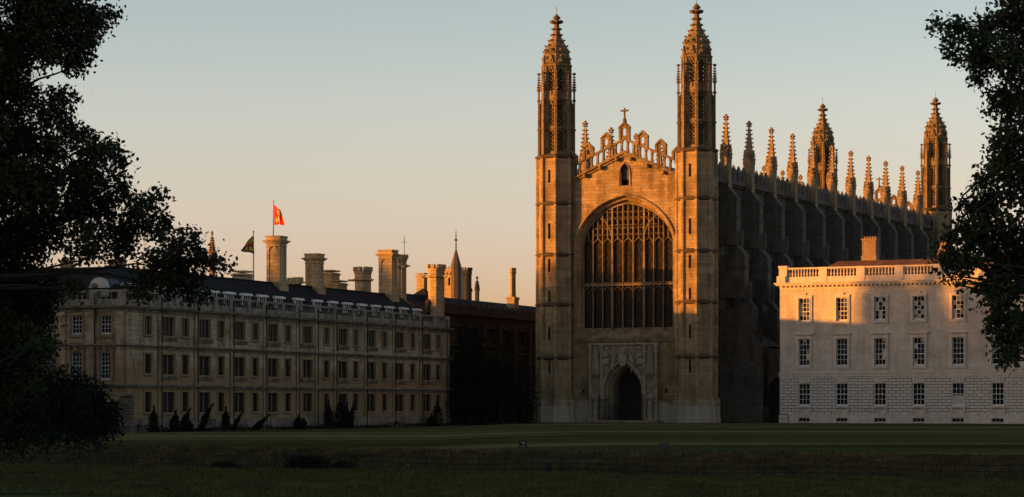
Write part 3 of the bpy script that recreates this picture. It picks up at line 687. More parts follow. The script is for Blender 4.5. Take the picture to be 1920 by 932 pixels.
for s in (1, -1): P('heraldic_beast', beast(s), M['porch_pale'], arms)
for s in (1, -1):
    b = MB(); yy = CV-s*2.0
    b.ngon(X-.05, yy, [(6.2,.16),(6.3,.38),(6.75,.40),(6.95,.2)], 10, sx=.5)
    b.ngon(X-.1, yy, [(7.1,.3),(7.2,.34),(7.3,.30),(7.55,.22),(7.7,.05)], 10, sx=.5)
    for k in range(5): b.ngon(X-.2, yy-.26+.13*k, [(7.2,.04),(7.5,.06),(7.62,.02)], 5)
    P('crowned_badge', b, M['porch_pale'], por)
    n_ = MB(); yy = CV-s*3.19   # niche canopy of stacked pinnacles
    n_.ngon(XP-.15, yy, [(5.0,.18),(5.25,.45),(5.4,.48),(6.2,.44),(6.3,.36),(7.1,.3),(7.2,.2),(8.2,.08),(8.45,.02)], 8)
    for z0, rr, h in ((5.3,.48,1.0),(6.2,.38,1.0),(7.05,.26,.8)):
        for k in range(6):
            a = R(90+36*k); n_.ngon(XP-.15+rr*cos(a), yy+rr*sin(a), [(z0-.35,.05),(z0+h*.5,.06),(z0+h,.01)], 5)
    P('niche_canopy', n_, M['porch_pale'], por)
    n_ = MB(); n_.ngon(XP-.12, yy, [(0,.5),(.35,.5),(.45,.34),(2.35,.3),(2.5,.4),(2.75,.5),(2.95,.5),(3.0,.3)], 8); P('niche_pedestal', n_, M['porch_pale'], por)
dr = MB(); arch_pane(dr, Bd, qd, 2.6)
dj = MB()
for a_, b_ in zip(Bd, Bd[1:]): dj.poly([qd(*a_, 1.6), qd(*b_, 1.6), qd(*b_, 2.65), qd(*a_, 2.65)])
P('passage', dj, M['porch'], por); door = P('door', dr, M['wood'], por)
db = MB()
for z in (.3, 1.5, 2.7, 3.72): db.box(XP+2.5, XP+2.6, CV-1.45, CV+1.45, z, z+.12)
for k in range(9): y = CV-1.4+k*.35; db.box(XP+2.53, XP+2.6, y-.03, y+.03, .3, 3.75)
P('door_frame', db, M['wood'], door)
st = MB(); st.box(-2.6, -.3, CV-4.6, CV+4.6, -.1, .14); st.box(-2.0, -.3, CV-4.2, CV+4.2, .14, .27); P('steps', st, M['porch'], por)
gt = MB()
def bars(y0, y1, h, x):
    n = max(2, int(abs(y1-y0)/.14))
    for i in range(n+1):
        y = y0+(y1-y0)*i/n; gt.box(x-.014, x+.014, y-.014, y+.014, .25, h+.12*(i % 2))
    for z in (.45, h-.2): gt.box(x-.02, x+.02, min(y0,y1), max(y0,y1), z, z+.05)
bars(CV-2.55, CV-1.5, 2.6, -1.3); bars(CV+1.5, CV+2.55, 2.6, -1.3); bars(CV-1.5, CV+1.5, 2.0, -1.3)
for y in (-2.55,-1.5,1.5,2.55): gt.tube([(-1.3,CV+y,.2),(-1.3,CV+y,2.95)], .05, 6); gt.ngon(-1.3, CV+y, [(2.9,.04),(3.0,.09),(3.12,.02)], 6)
gt.tube([(-1.3,CV,.2),(-1.3,CV,3.0)], .035, 6); gt.ngon(-1.3, CV, [(2.9,.05),(3.05,.15),(3.3,.13),(3.5,.03)], 6)
g_ = P('iron_gate', gt, M['iron'], None, CH.location, RC); tag(g_, 'black iron railings with a central finial, guarding the chapel doorway', 'gate')

# ================================================================== PALE CLASSICAL BUILDING (right)
GB = empty('classical_building', (28.51, 262.65, 0), RC, 'pale stone classical building with sash windows and a balustrade, right of the chapel', 'building')
gs = 4.149; g0 = 2.63; NB = 9; GW = g0*2+gs*(NB-1)
def zz(z): return 1.94+(z-1.94)*.9614
rows = [(zz(1.82), zz(4.28), 1.28), (zz(6.15), zz(9.17), 1.22), (zz(11.08), zz(13.63), 1.22)]
zs1, zc1 = zz(5.05), zz(14.72)
up = MB(); lo = MB()
ctr = [g0+gs*i for i in range(NB)]
hu = [(c-w/2, c+w/2, a, b) for (a, b, w) in rows[1:] for c in ctr]
hlw = [(c-rows[0][2]/2, c+rows[0][2]/2, rows[0][0], rows[0][1]) for c in ctr]+[(c-.6, c+.6, .12, .52) for c in ctr]
sdg = (0, -1)
panel(up, (0, 0), sdg, GW, zs1, zc1, hu, .22); panel(lo, (-.05, 0), sdg, GW, 0, zs1, hlw, .22)
D_ = 15
up.box(.3, D_, -GW, -.0, 0, zc1)
bk = MB()
uo = P('wall', up, M['gibbs'], GB); P('ground_floor_wall', lo, M['gibbs_rustic'], GB)
nl = MB(); nl.box(0, D_, -.02, .10, 0, zc1); nl.box(0, .31, -.03, -.0, 0, zc1); nl.box(0,.31,-GW,-GW+.03,0,zc1); nl.box(-.05,0,-.02,0.1,0,zs1); P('end_wall', nl, M['gibbs'], GB)
tm = MB()
tm.box(-.13, .0, -GW, .16, zs1-.02, zs1+.34); tm.box(-.2, 0, -GW, .2, zs1+.30, zs1+.40)
xs_ = [.15]+[v_ for c in ctr for v_ in (-c+.62, -c-.62)]+[-GW]
for a_, b_ in zip(xs_[::2], xs_[1::2]): tm.box(-.14, .0, b_, a_, 0, .56)
tm.box(-.14, .0, -GW, .15, .56, zz(.86)); tm.box(-.17, 0, -GW, .17, zz(.86), zz(.92))
P('string_course', tm, M['gibbs_trim'], GB)
# cornice with modillions
co = MB(); zc = zc1
for (o, a, b) in ((.08,-.12,.06),(.42,.30,.40),(.52,.40,.52),(.60,.52,.60)):
    co.box(-o, D_, -GW, o, zc+a, zc+b)
co.box(-.10, D_, -GW, .10, zc+.06, zc+.30)
n = int(GW/.47)
for i in range(n): s = .12+i*.47; co.box(-.40, -.09, -s-.2, -s, zc+.12, zc+.30)
P('cornice', co, M['gibbs_trim'], GB)
zb0 = zc+.60; zb1 = zz(17.0)
ba = MB(); ba.box(-.03, .35, -GW, .02, zb0, zb0+.62); ba.box(-.08, .40, -GW, .06, zb1-.16, zb1)
ba.box(-.03, D_, -.33, .02, zb0, zb0+.62); ba.box(-.08, D_, -.38, .06, zb1-.16, zb1)
bo = P('balustrade', ba, M['gibbs_trim'], GB)
bal = MB(); H_ = zb1-.16-(zb0+.62)
bal.ngon(0, 0, [(0,.11),(.06*H_,.11),(.10*H_,.06),(.32*H_,.115),(.42*H_,.105),(.75*H_,.05),(.86*H_,.06),(.92*H_,.10),(H_,.10)], 6)
mBal = bal.mesh('baluster')
pm = MB(); pm.box(-.09, .42, -.42, .42, -.62+.62, zb1-zb0-.01); pm.box(-.12, .45, -.46, .46, zb1-zb0-.17, zb1-zb0+.015); mPd = pm.mesh('pedestal')
for i in range(NB+1):
    s = 0 if i == 0 else g0+gs*(i-.5) if i < NB else GW
    if i == 0: continue
    P('pedestal', mPd, M['gibbs_trim'], bo, (0, -s, zb0))
    a = .95 if i == 1 else g0+gs*(i-1.5)+.5; b = s-.5; k = int((b-a)/.315)
    for j in range(k+1): 
        if i <= NB: P('baluster', mBal, M['gibbs_trim'], bo, (.16, -(a+(b-a)*j/k), zb0+.62))
cp = MB(); cp.box(-.34, .62, -.62, .34, zb0, zb0+.72); cp.box(-.16, .5, -.72, .16, zb0+.7, zb1+.12); cp.box(-.22, .56, -.78, .22, zb1+.0, zb1+.22)
P('corner_pedestal', cp, M['gibbs_trim'], bo)
# roof and chimneys
ro = MB(); zr = zz(17.95)
ro.hexa([(1.2,-GW+1,zb0+.2),(D_-1.2,-GW+1,zb0+.2),(D_-1.2,-1.2,zb0+.2),(1.2,-1.2,zb0+.2),(5.5,-GW+6,zr),(D_-6,-GW+6,zr),(D_-6,-4.6,zr),(5.5,-4.6,zr)])
gr = P('roof', ro, M['tileroof'], GB)
def gch(px, py_top, wpx, dep):
    """brick stack on the roof"""
    u = 6.6; m = MB()
    # find s for the pixel at that u
    best = min((abs((960+F*((28.51+sin(TH)*u+cos(TH)*s)/(262.65+cos(TH)*u-sin(TH)*s)))-px), s) for s in np.linspace(0, 40, 1601))[1]
    y = 262.65+cos(TH)*u-sin(TH)*best; zt = zat(py_top, y); hw_ = wpx/F*y/2/.95
    m.box(u-.55, u+.55, -best-hw_, -best+hw_, zr-2.0, zt-.25); m.box(u-.63, u+.63, -best-hw_-.08, -best+hw_+.08, zr-.2, zr+.55)
    m.box(u-.64, u+.64, -best-hw_-.1, -best+hw_+.1, zt-.35, zt-.15)
    for k in range(5): m.ngon(u, -best-hw_*.8+hw_*.4*k, [(zt-.15,.16),(zt+.08,.13)], 6)
    P('chimney', m, M['gibbs_brick'], gr)
gch(1632, 445, 25, 6.6); gch(1772, 455, 20, 6.6)
# windows: pane grid with own slight tilt of each light, white sash bars, stone surround
def sash_window(w, h, nc, nr, seed, jit=.5):
    rr = random.Random(seed); pane = MB(); bar = MB()
    fw = .07; pw = (w-2*fw)/nc; ph_ = (h-2*fw-.08)/nr
    for i in range(nc):
        for j in range(nr):
            x0 = -w/2+fw+i*pw; z0 = fw+.08+j*ph_; t = rr.gauss(0, .012*jit)*pw; t2 = rr.gauss(0, .018*jit)*ph_
            pane.poly([(x0,.20+t+t2,z0),(x0+pw,.20-t+t2,z0),(x0+pw,.20-t-t2,z0+ph_),(x0,.20+t-t2,z0+ph_)])
    bar.box(-w/2, -w/2+fw, .12, .2, 0, h); bar.box(w/2-fw, w/2, .12, .2, 0, h); bar.box(-w/2, w/2, .12, .2, h-fw, h); bar.box(-w/2, w/2, .10, .2, 0, fw+.08)
    for i in range(1, nc): bar.box(-w/2+fw+i*pw-.018, -w/2+fw+i*pw+.018, .155, .19, .05, h-.02)
    for j in range(1, nr):
        t = .035 if j == nr//2 else .018; bar.box(-w/2+.03, w/2-.03, .15, .192, fw+.08+j*ph_-t, fw+.08+j*ph_+t)
    return pane, bar
def surround_top(w, h):          # eared architrave with keystones, second floor
    m = MB(); a = .26
    m.box(-w/2-a, -w/2, -.13, .05, -.2, h+.02); m.box(w/2, w/2+a, -.13, .05, -.2, h+.02); m.box(-w/2-a, w/2+a, -.13, .05, h, h+.3); m.box(-w/2-.1, -w/2, -.16, -.12, -.05, h+.02); m.box(w/2, w/2+.1, -.16, -.12, -.05, h+.02)
    m.box(-w/2-a, w/2+a, -.125, .04, -.28, -.02)
    for s in (-1, 1): m.box(s*(w/2+a)-.07, s*(w/2+a)+.07, -.055, .05, -.3, .25); m.box(s*(w/2+a)-.07, s*(w/2+a)+.07, -.055, .05, h-.25, h+.32)
    m.hexa([(-.14,-.12,h-.02),(.14,-.12,h-.02),(.14,.0,h-.02),(-.14,.0,h-.02),(-.22,-.12,h+.55),(.22,-.12,h+.55),(.22,0,h+.55),(-.22,0,h+.55)])
    return m
def surround_mid(w, h):
    m = surround_top(w, h); m.box(-w/2-.42, w/2+.42, -.34, .05, h+.46, h+.58); m.box(-w/2-.36, w/2+.36, -.22, .05, h+.36, h+.46); m.box(-w/2-.26,w/2+.26,-.05,.05,h+.3,h+.36); return m
def surround_low(w, h):
    m = MB(); m.box(-w/2-.25, w/2+.25, -.28, .05, -.2, -.06); m.box(-w/2-.18, w/2+.18, -.16, .05, -.28, -.2)
    for s in (-1, 1): m.box(s*(w/2+.05)-.1, s*(w/2+.05)+.1, -.18, .05, -.75, -.28)
    m.box(-w/2, w/2, -.055, .05, -.95, -.3)
    for t in (-.36,-.12,.12,.36):
        k = t*1.5; m.hexa([(t-.1,-.07,h-.02),(t+.1,-.07,h-.02),(t+.1,.0,h-.02),(t-.1,.0,h-.02),(k-.15,-.07,h+.62),(k+.15,-.07,h+.62),(k+.15,0,h+.62),(k-.15,0,h+.62)])
    return m
sur = [surround_low, surround_mid, surround_top]; nrow = (4, 5, 5)
for ri, (a, b, w) in enumerate(rows):
    sm = sur[ri](w, b-a).mesh('surround')
    for ci, c in enumerate(ctr):
        pa, bar = sash_window(w, b-a, 3, nrow[ri], ri*50+ci, (.25, .6, 1.1)[ri])
        ox = -.05 if ri == 0 else 0
        wo = P('window', pa, M['glass'], GB, (ox, -c, a), -pi/2)
        if ri == 1 and ci == 2:      # sash pushed up a little
            wo['label'] = 'sash window left slightly open at the bottom'
        if ri == 0 and ci == 4:
            bl = MB(); bl.box(-w/2+.05, w/2-.02, .13, .14, .1, (b-a)*.45); P('blind', bl, M['white_dim'], wo); wo['label'] = 'window with a pale blind across its lower half'
        P('sash', bar, M['white'], wo); P('surround', sm, M['gibbs_trim'], wo)
for c in ctr:
    m = MB(); m.poly([(-.6,.2,0),(.6,.2,0),(.6,.2,.4),(-.6,.2,.4)]); b_ = P('basement_window', m, M['glass'], GB, (-.05, -c, .12), -pi/2)
    m = MB(); m.box(-.6, .6, .05, .12, 0, .07)
    for k in (-.2, .2): m.box(k-.02, k+.02, .1, .15, 0, .4)
    P('frame', m, M['white_dim'], b_)

# ================================================================== WEATHERED COLLEGE RANGE (left)
CZ = -.35
CL = empty('college_range', (-31.2, 200, 0), R(90)-math.atan2(.368, .93), 'long weathered three-storey stone range with balustrade and dormers, left of the chapel', 'building')
CLEN = 66.7; CWW = 22.0
wide = [6.92,13.12,19.49,25.9,32.98,40.57,47.05,53.89,60.76]; nar = [3.52,9.77,16.09,22.5,28.94,37.03,43.54,50.23,57.15,63.76]
pipes = [5.36,11.53,17.95,24.22,30.84,34.75,38.78,45.62,52.33,59.12,65.54]
crow = [(1.3,3.0),(4.47,6.1),(7.68,9.22)]
WW, NW = 1.9, 1.05
hs = [(c-WW/2, c+WW/2, a, b) for a, b in crow for c in wide]+[(c-NW/2, c+NW/2, a+.05, b) for a, b in crow for c in nar]
cw = MB(); panel(cw, (0, 0), (1, 0), CLEN, CZ-.5, 9.8, hs, .17)
wc = [1.87+2.72*i for i in range(7)]; crw = [(3.95,6.22),(7.65,9.2)]
hs2 = [(CWW-c-.5, CWW-c+.5, a, b) for a, b in crw for c in wc]
panel(cw, (0, CWW), (0, -1), CWW, CZ-.5, 9.8, hs2, .3)
cw.box(CLEN-.5, CLEN, .002, 9, CZ-.5, 9.8); cw.box(0, CLEN, 8.8, 9, CZ-.5, 9.8); cw.box(9, 9.2, 9, CWW, CZ-.5, 9.8)
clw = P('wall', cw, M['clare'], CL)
# interior blocker
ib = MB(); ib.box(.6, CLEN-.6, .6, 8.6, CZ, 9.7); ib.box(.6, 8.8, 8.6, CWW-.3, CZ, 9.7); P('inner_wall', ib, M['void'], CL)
ct = MB()
def band(o, a, b, off=.0): ct.box(-o, CLEN+o, -o, .0, a, b); ct.box(-o, .0, -.0, CWW, a, b); ct.box(CLEN, CLEN+o, -.0, 9, a, b)
for z in (3.46, 6.74): band(.14, z-.22, z); band(.44, z, z+.14)
band(.14, 9.48, 9.56); band(.1, 9.56, 9.8); band(.42, 9.8, 9.93); band(.52, 9.93, 10.02)
band(.13, CZ-.4, .75)
P('string_course', ct, M['clare_trim'], CL)
def pil(*boxes):
    m = MB(); [m.box(*b_) for b_ in boxes]; P('pilaster', m, M['clare'], CL)
for p in pipes:
    pil((p-.22, p+.22, -.11, .0, .75, 9.48), (p-.26, p+.26, -.15, 0, 3.6, 3.8), (p-.26, p+.26, -.15, 0, 6.88, 7.08))
    P('drainpipe', MB().tube([(p+.3,-.12,-.2),(p+.3,-.12,10.9)], .07, 6), M['clare_dark'], CL)
for p in (.5, CLEN-.5): pil((p-.5, p+.5, -.1, 0, .75, 9.48))
for i in range(9):
    y = .5+2.72*i
    if y < CWW:
        pil((-.16, 0, y-.36, y+.36, 4.4, 9.48), (-.24, 0, y-.44, y+.44, 9.05, 9.15), (-.2, 0, y-.41, y+.41, 8.92, 8.97), (-.26, 0, y-.42, y+.42, 3.6, 3.95), (-.22, 0, y-.4, y+.4, 3.95, 4.4), (-.3, -.1, y-.4, y+.4, 9.15, 9.34))
        if i in (1, 3, 5): P('drainpipe', MB().tube([(-.22,y-.46,-.2),(-.22,y-.46,11)], .06, 6), M['clare_dark'], CL)
# band rustication on river front
rs = MB()
for i in range(9): rs.box(-.10, 0, .0, CWW, .2+i*.36, .2+i*.36+.29)
P('banded_base', rs, M['clare'], CL)
# balustrade
cb = MB(); 
def bsec(a, b, axis):
    def bx(o0, o1, s0, s1, z0, z1):
        if axis == 'x': cb.box(s0, s1, o0, o1, z0, z1)
        else: cb.box(o0, o1, s0, s1, z0, z1)
    bx(-.02, .34, a, b, 10.02, 10.52); bx(-.06, .38, a, b, 11.08, 11.25)
    n = max(1, int((b-a)/.44)); one = MB(); one.ngon(0, 0, [(0,.09),(.05,.09),(.08,.04),(.2,.085),(.4,.035),(.5,.07),(.57,.07)], 6)
    for i in range(n): 
        s = a+(i+.5)*(b-a)/n; cb.add(one, (s, .16, 10.52) if axis == 'x' else (.16, s, 10.52))
def ped(s, axis, w=.36):
    if axis == 'x': cb.box(s-w, s+w, -.09, .4, 10.02, 11.27)
    else: cb.box(-.09, .4, s-w, s+w, 10.02, 11.27)
ps = sorted([.3]+[p for p in pipes]+[9.77-1.3,16.09-1.0,22.5-1.2,28.0,CLEN-.3]+[43.0,49.6,56.3,62.6])
for a, b in zip(ps, ps[1:]):
    if b-a > .9: bsec(a+.36, b-.36, 'x')
for s in ps: ped(s, 'x')
py = [.3+2.72*i for i in range(9)]
for a, b in zip(py, py[1:]): bsec(a+.36, b-.36, 'y')
for s in py: ped(s, 'y'); 
P('balustrade', cb, M['clare_pale'], CL)
ur = MB()
for s in py[:4]: ur.ngon(.16, s, [(11.25,.1),(11.35,.12),(11.45,.26),(11.65,.3),(11.8,.18),(11.86,.04)], 10)
P('ball_finials', ur, M['clare_trim'], CL)
# windows
def mullioned(w, h, n):
    pane = MB(); bar = MB(); pane.poly([(-w/2,.16,0),(w/2,.16,0),(w/2,.16,h),(-w/2,.16,h)])
    for i in range(1, n): x = -w/2+w*i/n; bar.box(x-.04, x+.04, .09, .16, 0, h)
    for i in range(n):
        for k in (1, 2): x = -w/2+w*(i+k/3)/n; bar.box(x-.006, x+.006, .14, .15, 0, h)
    for k in (1, 2, 3): bar.box(-w/2, w/2, .14, .15, h*k/4-.006, h*k/4+.006)
    return pane, bar
def wsur(w, h, sill):
    m = MB(); a = .2
    m.box(-w/2-a, -w/2, -.05, .03, -.02, h); m.box(w/2, w/2+a, -.05, .03, -.02, h); m.box(-w/2-a, w/2+a, -.06, .03, h, h+.16); m.box(-w/2-a, w/2+a, -.08, .03, -.12, 0)
    return m
def wsill(w, big):
    m = MB(); 
    if big: m.box(-w/2-.45, w/2+.45, -.26, 0, -.26, -.14); m.box(-w/2-.36, w/2+.36, -.16, 0, -.42, -.26)
    else: m.box(-w/2-.1, w/2+.1, -.12, 0, -.24, -.12)
    return m
cache = {}
def cwin(x, a, b, w, n, big):
    k = (round(w, 2), round(b-a, 2), n, big)
    if k not in cache:
        p_, bb = mullioned(w, b-a, n); cache[k] = (p_.mesh('window'), bb.mesh('mullions'), wsur(w, b-a, big).mesh('surround'), wsill(w, big).mesh('sill'))
    A, Bm, C, S = cache[k]
    o = P('window', A, M['oldglass'], CL, (x, 0, a)); P('mullions', Bm, M['clare_trim'], o); P('surround', C, M['clare'], o); P('sill', S, M['clare_trim'], o)
for ri, (a, b) in enumerate(crow):
    for c in wide: cwin(c, a, b, WW, 3 if ri == 2 else 2, ri > 0)
    for c in nar: cwin(c, a+.05, b, NW, 2 if ri == 2 else 1, False)
for ri, (a, b) in enumerate(crw):
    for c in wc:
        if c > CWW-1: continue
        pa, bar = sash_window(1.0, b-a, 3, 6 if ri == 0 else 4, int(c*10)+ri)
        o = P('window', pa, M['glass'], CL, (0, c, a), -pi/2); P('sash', bar, M['white_dim'], o)
        s = wsur(1.0, b-a, 1)
        if ri == 0:              # curved broken pediment
            h = b-a
            s.tube([(-.95,-.15,h+.45),(-.6,-.15,h+.7),(-.2,-.15,h+.82),(.2,-.15,h+.82),(.6,-.15,h+.7),(.95,-.15,h+.45)], .11, 6)
            s.box(-1.0, -.4, -.26, 0, h+.34, h+.48); s.box(.4, 1.0, -.26, 0, h+.34, h+.48); s.box(-.18, .18, -.22, 0, h+.1, h+.7)
            s.box(-.75, -.5, -.12, 0, 0, h+.34); s.box(.5, .75, -.12, 0, 0, h+.34)
        else: s.box(-.75, .75, -.2, 0, -.25, -.12)
        P('surround', s, M['clare'], o)
# roof
rz0, rz1 = 10.3, 13.45
cr_ = MB(); HI = 1.1
def quad(*p): cr_.poly(p)
quad((HI,HI,rz0),(CLEN-.9,HI,rz0),(CLEN-2.0,4.9,rz1),(5,4.9,rz1)); quad((CLEN-.9,HI,rz0),(CLEN-.9,8.6,rz0),(CLEN-2.0,4.9,rz1))
quad((CLEN-.9,8.6,rz0),(8.6,8.6,rz0),(5,4.9,rz1),(CLEN-2.0,4.9,rz1)); quad((HI,CWW,rz0),(HI,HI,rz0),(5,4.9,rz1),(5,CWW,rz1)); quad((8.6,8.6,rz0),(8.6,CWW,rz0),(5,CWW,rz1),(5,4.9,rz1))
quad((HI,CWW,rz0),(5,CWW,rz1),(8.6,CWW,rz0))
cr_.tube([(5,4.9,rz1+.03),(CLEN-2,4.9,rz1+.03)], .1, 6); cr_.box(.3, CLEN-.3, .3, 8.6, 9.9, 10.3); cr_.box(.3, 8.6, 8.6, CWW, 9.9, 10.3)
cro = P('roof', cr_, M['slate'], CL)
dm = MB(); dm.box(-.78, .78, 0, .12, 0, .95); dm.box(-.98, .98, -.2, .2, .88, .98); dm.box(-.92, .92, -.14, .18, .98, 1.1)
for k in (-.66,-.24,.18,.60): dm.box(k-.03, k+.06, -.05, 0, .35, .88)
dm.box(-.72, .72, -.06, 0, .28, .36)
mDm = dm.mesh('dormer'); dg = MB(); dg.poly([(-.66,-.01,.36),(.66,-.01,.36),(.66,-.01,.88),(-.66,-.01,.88)]); mDg = dg.mesh('pane')
dk = MB(); dk.box(-.74, .74, .12, 1.9, 0, .9); dk.box(-.86, .86, .2, 2.2, .9, 1.02); mDk = dk.mesh('cheeks')
drm = [3.2,8.1,11.3,14.5,17.5,20.57,23.77,26.92,30.26,34.25,38.27,41.65,44.93,48.27,51.58,54.9,58.42,61.83]
for c in drm:
    d = P('dormer', mDm, M['white'], cro, (c, 1.55, 10.85)); P('pane', mDg, M['void'], d) if False else None
    P('dormer_cheeks', mDk, M['lead'], cro, (c, 1.55, 10.85)); P('dormer_glass', mDg, M['void'], cro, (c, 1.55, 10.85))
# round pedimented dormer of the river front
rd = MB(); rd.box(0, .12, -.8, .8, 0, .75); rd.box(-.12, .14, -.9, .9, .75, .88)
rd.loft([[(x, .84*cos(t), .88+.72*sin(t)) for t in np.linspace(0, pi, 13)] for x in (-.1, .12)])
for k in (-.55, 0, .55): rd.box(-.05, 0, k-.04, k+.04, .1, .72)
rk = MB(); rk.box(.12, 2, -.75, .75, 0, .88); rk.loft([[(x, .78*cos(t), .88+.66*sin(t)) for t in np.linspace(0, pi, 13)] for x in (.12, 2.2)]); mRk = rk.mesh('cheeks')
for c in (3.23, 8.67, 14.1): P('dormer', rd.mesh('round_dormer'), M['white_dim'], cro, (1.3, c, 10.75)); P('dormer_cheeks', mRk, M['lead'], cro, (1.3, c, 10.75))

# ---- chimney kinds
def ch_classic(w, h, d=None, low=.55):
    """square panelled stack with moulded cap; base at z 0"""
    d = d or w; m = MB(); a, b = w/2, d/2
    m.box(-a-.14, a+.14, -b-.14, b+.14, -2.5, low); m.box(-a-.2, a+.2, -b-.2, b+.2, low-.02, low+.12)
    m.box(-a+.06, a-.06, -b+.06, b-.06, low, h-.7)
    for sx in (-1, 1):
        for sy in (-1, 1): m.box(min(sx*a, sx*(a-.28)), max(sx*a, sx*(a-.28)), min(sy*b, sy*(b-.28)), max(sy*b, sy*(b-.28)), low+.1, h-.7)
    for f, L_ in (('x', b), ('y', a)):               # round-headed recess on each face
        for s in (-1, 1):
            pts = [(t*(L_-.28), h-1.35+.42*sqrt(max(0, 1-t*t))) for t in (-1,-.8,-.5,0,.5,.8,1)]
            m.tube([((s*(a-.01), o, z) if f == 'x' else (o, s*(b-.01), z)) for o, z in pts], .07, 5)
            if f == 'x': m.box(min(s*a, s*(a-.07)), max(s*a, s*(a-.07)), -b+.2, b-.2, h-.93, h-.7)
            else: m.box(-a+.2, a-.2, min(s*b, s*(b-.07)), max(s*b, s*(b-.07)), h-.93, h-.7)
    for z0, z1, o in ((h-.98,h-.9,.05),(h-.72,h-.6,.1),(h-.6,h-.5,.22),(h-.5,h-.42,.32),(h-.42,h-.1,.06),(h-.1,h,.12)): m.box(-a-o, a+o, -b-o, b+o, z0, z1)
    return m
def ch_castle(r, h, ring=None, n=8):
    m = MB(); ring = ring or h-1.3; t = .25
    m.ngon(0, 0, [(-2.5,r),(ring-.15,r),(ring,r+.26),(ring+.12,r+.26),(ring+.25,r+.02),(h-.75,r+.02),(h-.7,r+.1),(h-.45,r+.1)], n)
    for k in range(n):
        a = R(360/n*k); m.ngon((r-.02)*cos(a), (r-.02)*sin(a), [(h-.46,.3),(h-.05,.3),(h,.24)], 4, 360/n*k+45)
    for k in (0, 2, 5): a = R(22.5+45*k); m.tube([(r*cos(a),r*sin(a),ring),((r+.75)*cos(a),(r+.75)*sin(a),ring+.02)], [.12,.1], 5)
    return m
def ch_low(w, d, h):
    m = MB(); m.box(-w/2, w/2, -d/2, d/2, -2.5, h-.25); m.box(-w/2-.12, w/2+.12, -d/2-.12, d/2+.12, h-.5, h-.36); m.box(-w/2-.08, w/2+.08, -d/2-.08, d/2+.08, h-.14, h)
    return m
def ch_twin(w, h):
    m = MB(); m.box(-w*.62, w*.62, -.5, .5, -2, h*.36); m.box(-w*.68, w*.68, -.56, .56, h*.3, h*.36)
    for s in (-1, 1): m.ngon(s*w*.26, 0, [(h*.36,w*.25),(h*.42,w*.2),(h*.86,w*.19),(h*.9,w*.26),(h*.94,w*.22),(h,w*.27)], 8)
    return m
CR = CL.rotation_euler[2]
def on_clare(t, inw, z): return (t, inw, z)
def clch(mb, t, inw=4.9, z=12.9, label=None):
    o = P('chimney', mb, M['chim'], cro, (t, inw, z))
    if label: o['label'] = label
    return o
clch(ch_classic(1.42, zat(443, 235.6)-12.9), 36.3, label='tall panelled chimney stack in front of the red flag')
clch(ch_classic(1.35, zat(476, 243.2)-12.9, low=.3), 44.47, label='second panelled chimney stack')
clch(ch_classic(1.5, zat(468.5, 259)-12.9), 61.9, label='panelled stack beside a battlemented turret')
clch(ch_low(1.7, 1.2, zat(508, 232)-12.9), 31.9, 6.2); clch(ch_low(1.3,1.0,zat(516,232)-12.9), 30.2, 5.6)

# ================================================================== BUILDINGS BEHIND
# hidden court range with battlemented stacks, stands behind the left range
RR = empty('court_range', (*at(560, 262)[:2], 0), CR, 'dark roofed court range half hidden behind the long left building, with castellated stacks', 'building')
m = MB(); m.box(-26, 22, 0, 8, -.5, 10.5); P('wall', m, M['range_trim'], RR)
m = MB(); m.hexa([(-26,0,10.5),(22,0,10.5),(22,8,10.5),(-26,8,10.5),(-25,3.9,12.4),(21.5,3.9,12.4),(21.5,4.1,12.4),(-25,4.1,12.4)]); rro = P('roof', m, M['slate'], RR)
def world_to(parent, x, y):
    d = Vector((x-parent.location[0], y-parent.location[1])); a = -parent.rotation_euler[2]
    return (d.x*cos(a)-d.y*sin(a), d.x*sin(a)+d.y*cos(a))
def stack(parent, roof, px, y, ptop, mb_f, z0=11.0, mat='chim', label=None):
    x, yy, _ = at(px, y); lx, ly = world_to(parent, x, yy); o = P('chimney', mb_f(zat(ptop, y)-z0), M[mat], roof, (lx, ly, z0))
    if label: o['label'] = label
stack(RR, rro, 680.5, 268, 500.7, lambda h: ch_castle(.88, h, h-1.45), label='battlemented octagonal stack lit orange')
stack(RR, rro, 753.5, 272, 477.5, lambda h: ch_castle(.50, h, h-1.3), label='slim battlemented stack behind the panelled one')
stack(RR, rro, 746.5, 271, 478.5, lambda h: ch_castle(.35, h, h-1.3))
stack(RR, rro, 548, 262, 521, lambda h: ch_castle(.36, h, h-.6)); stack(RR, rro, 559, 262, 520, lambda h: ch_castle(.33, h, h-.6)); 
stack(RR, rro, 540, 262, 523, lambda h: ch_castle(.28, h, h-.6))
stack(RR, rro, 791, 285, 512, lambda h: ch_low(.95, .95, h-1.6+1.6), label='square stack left of the great octagonal one')
stack(RR, rro, 618, 262, 507, lambda h: ch_low(2.0, 1.4, h)); stack(RR, rro, 631, 260, 526, lambda h: ch_low(2.2, 1.4, h))
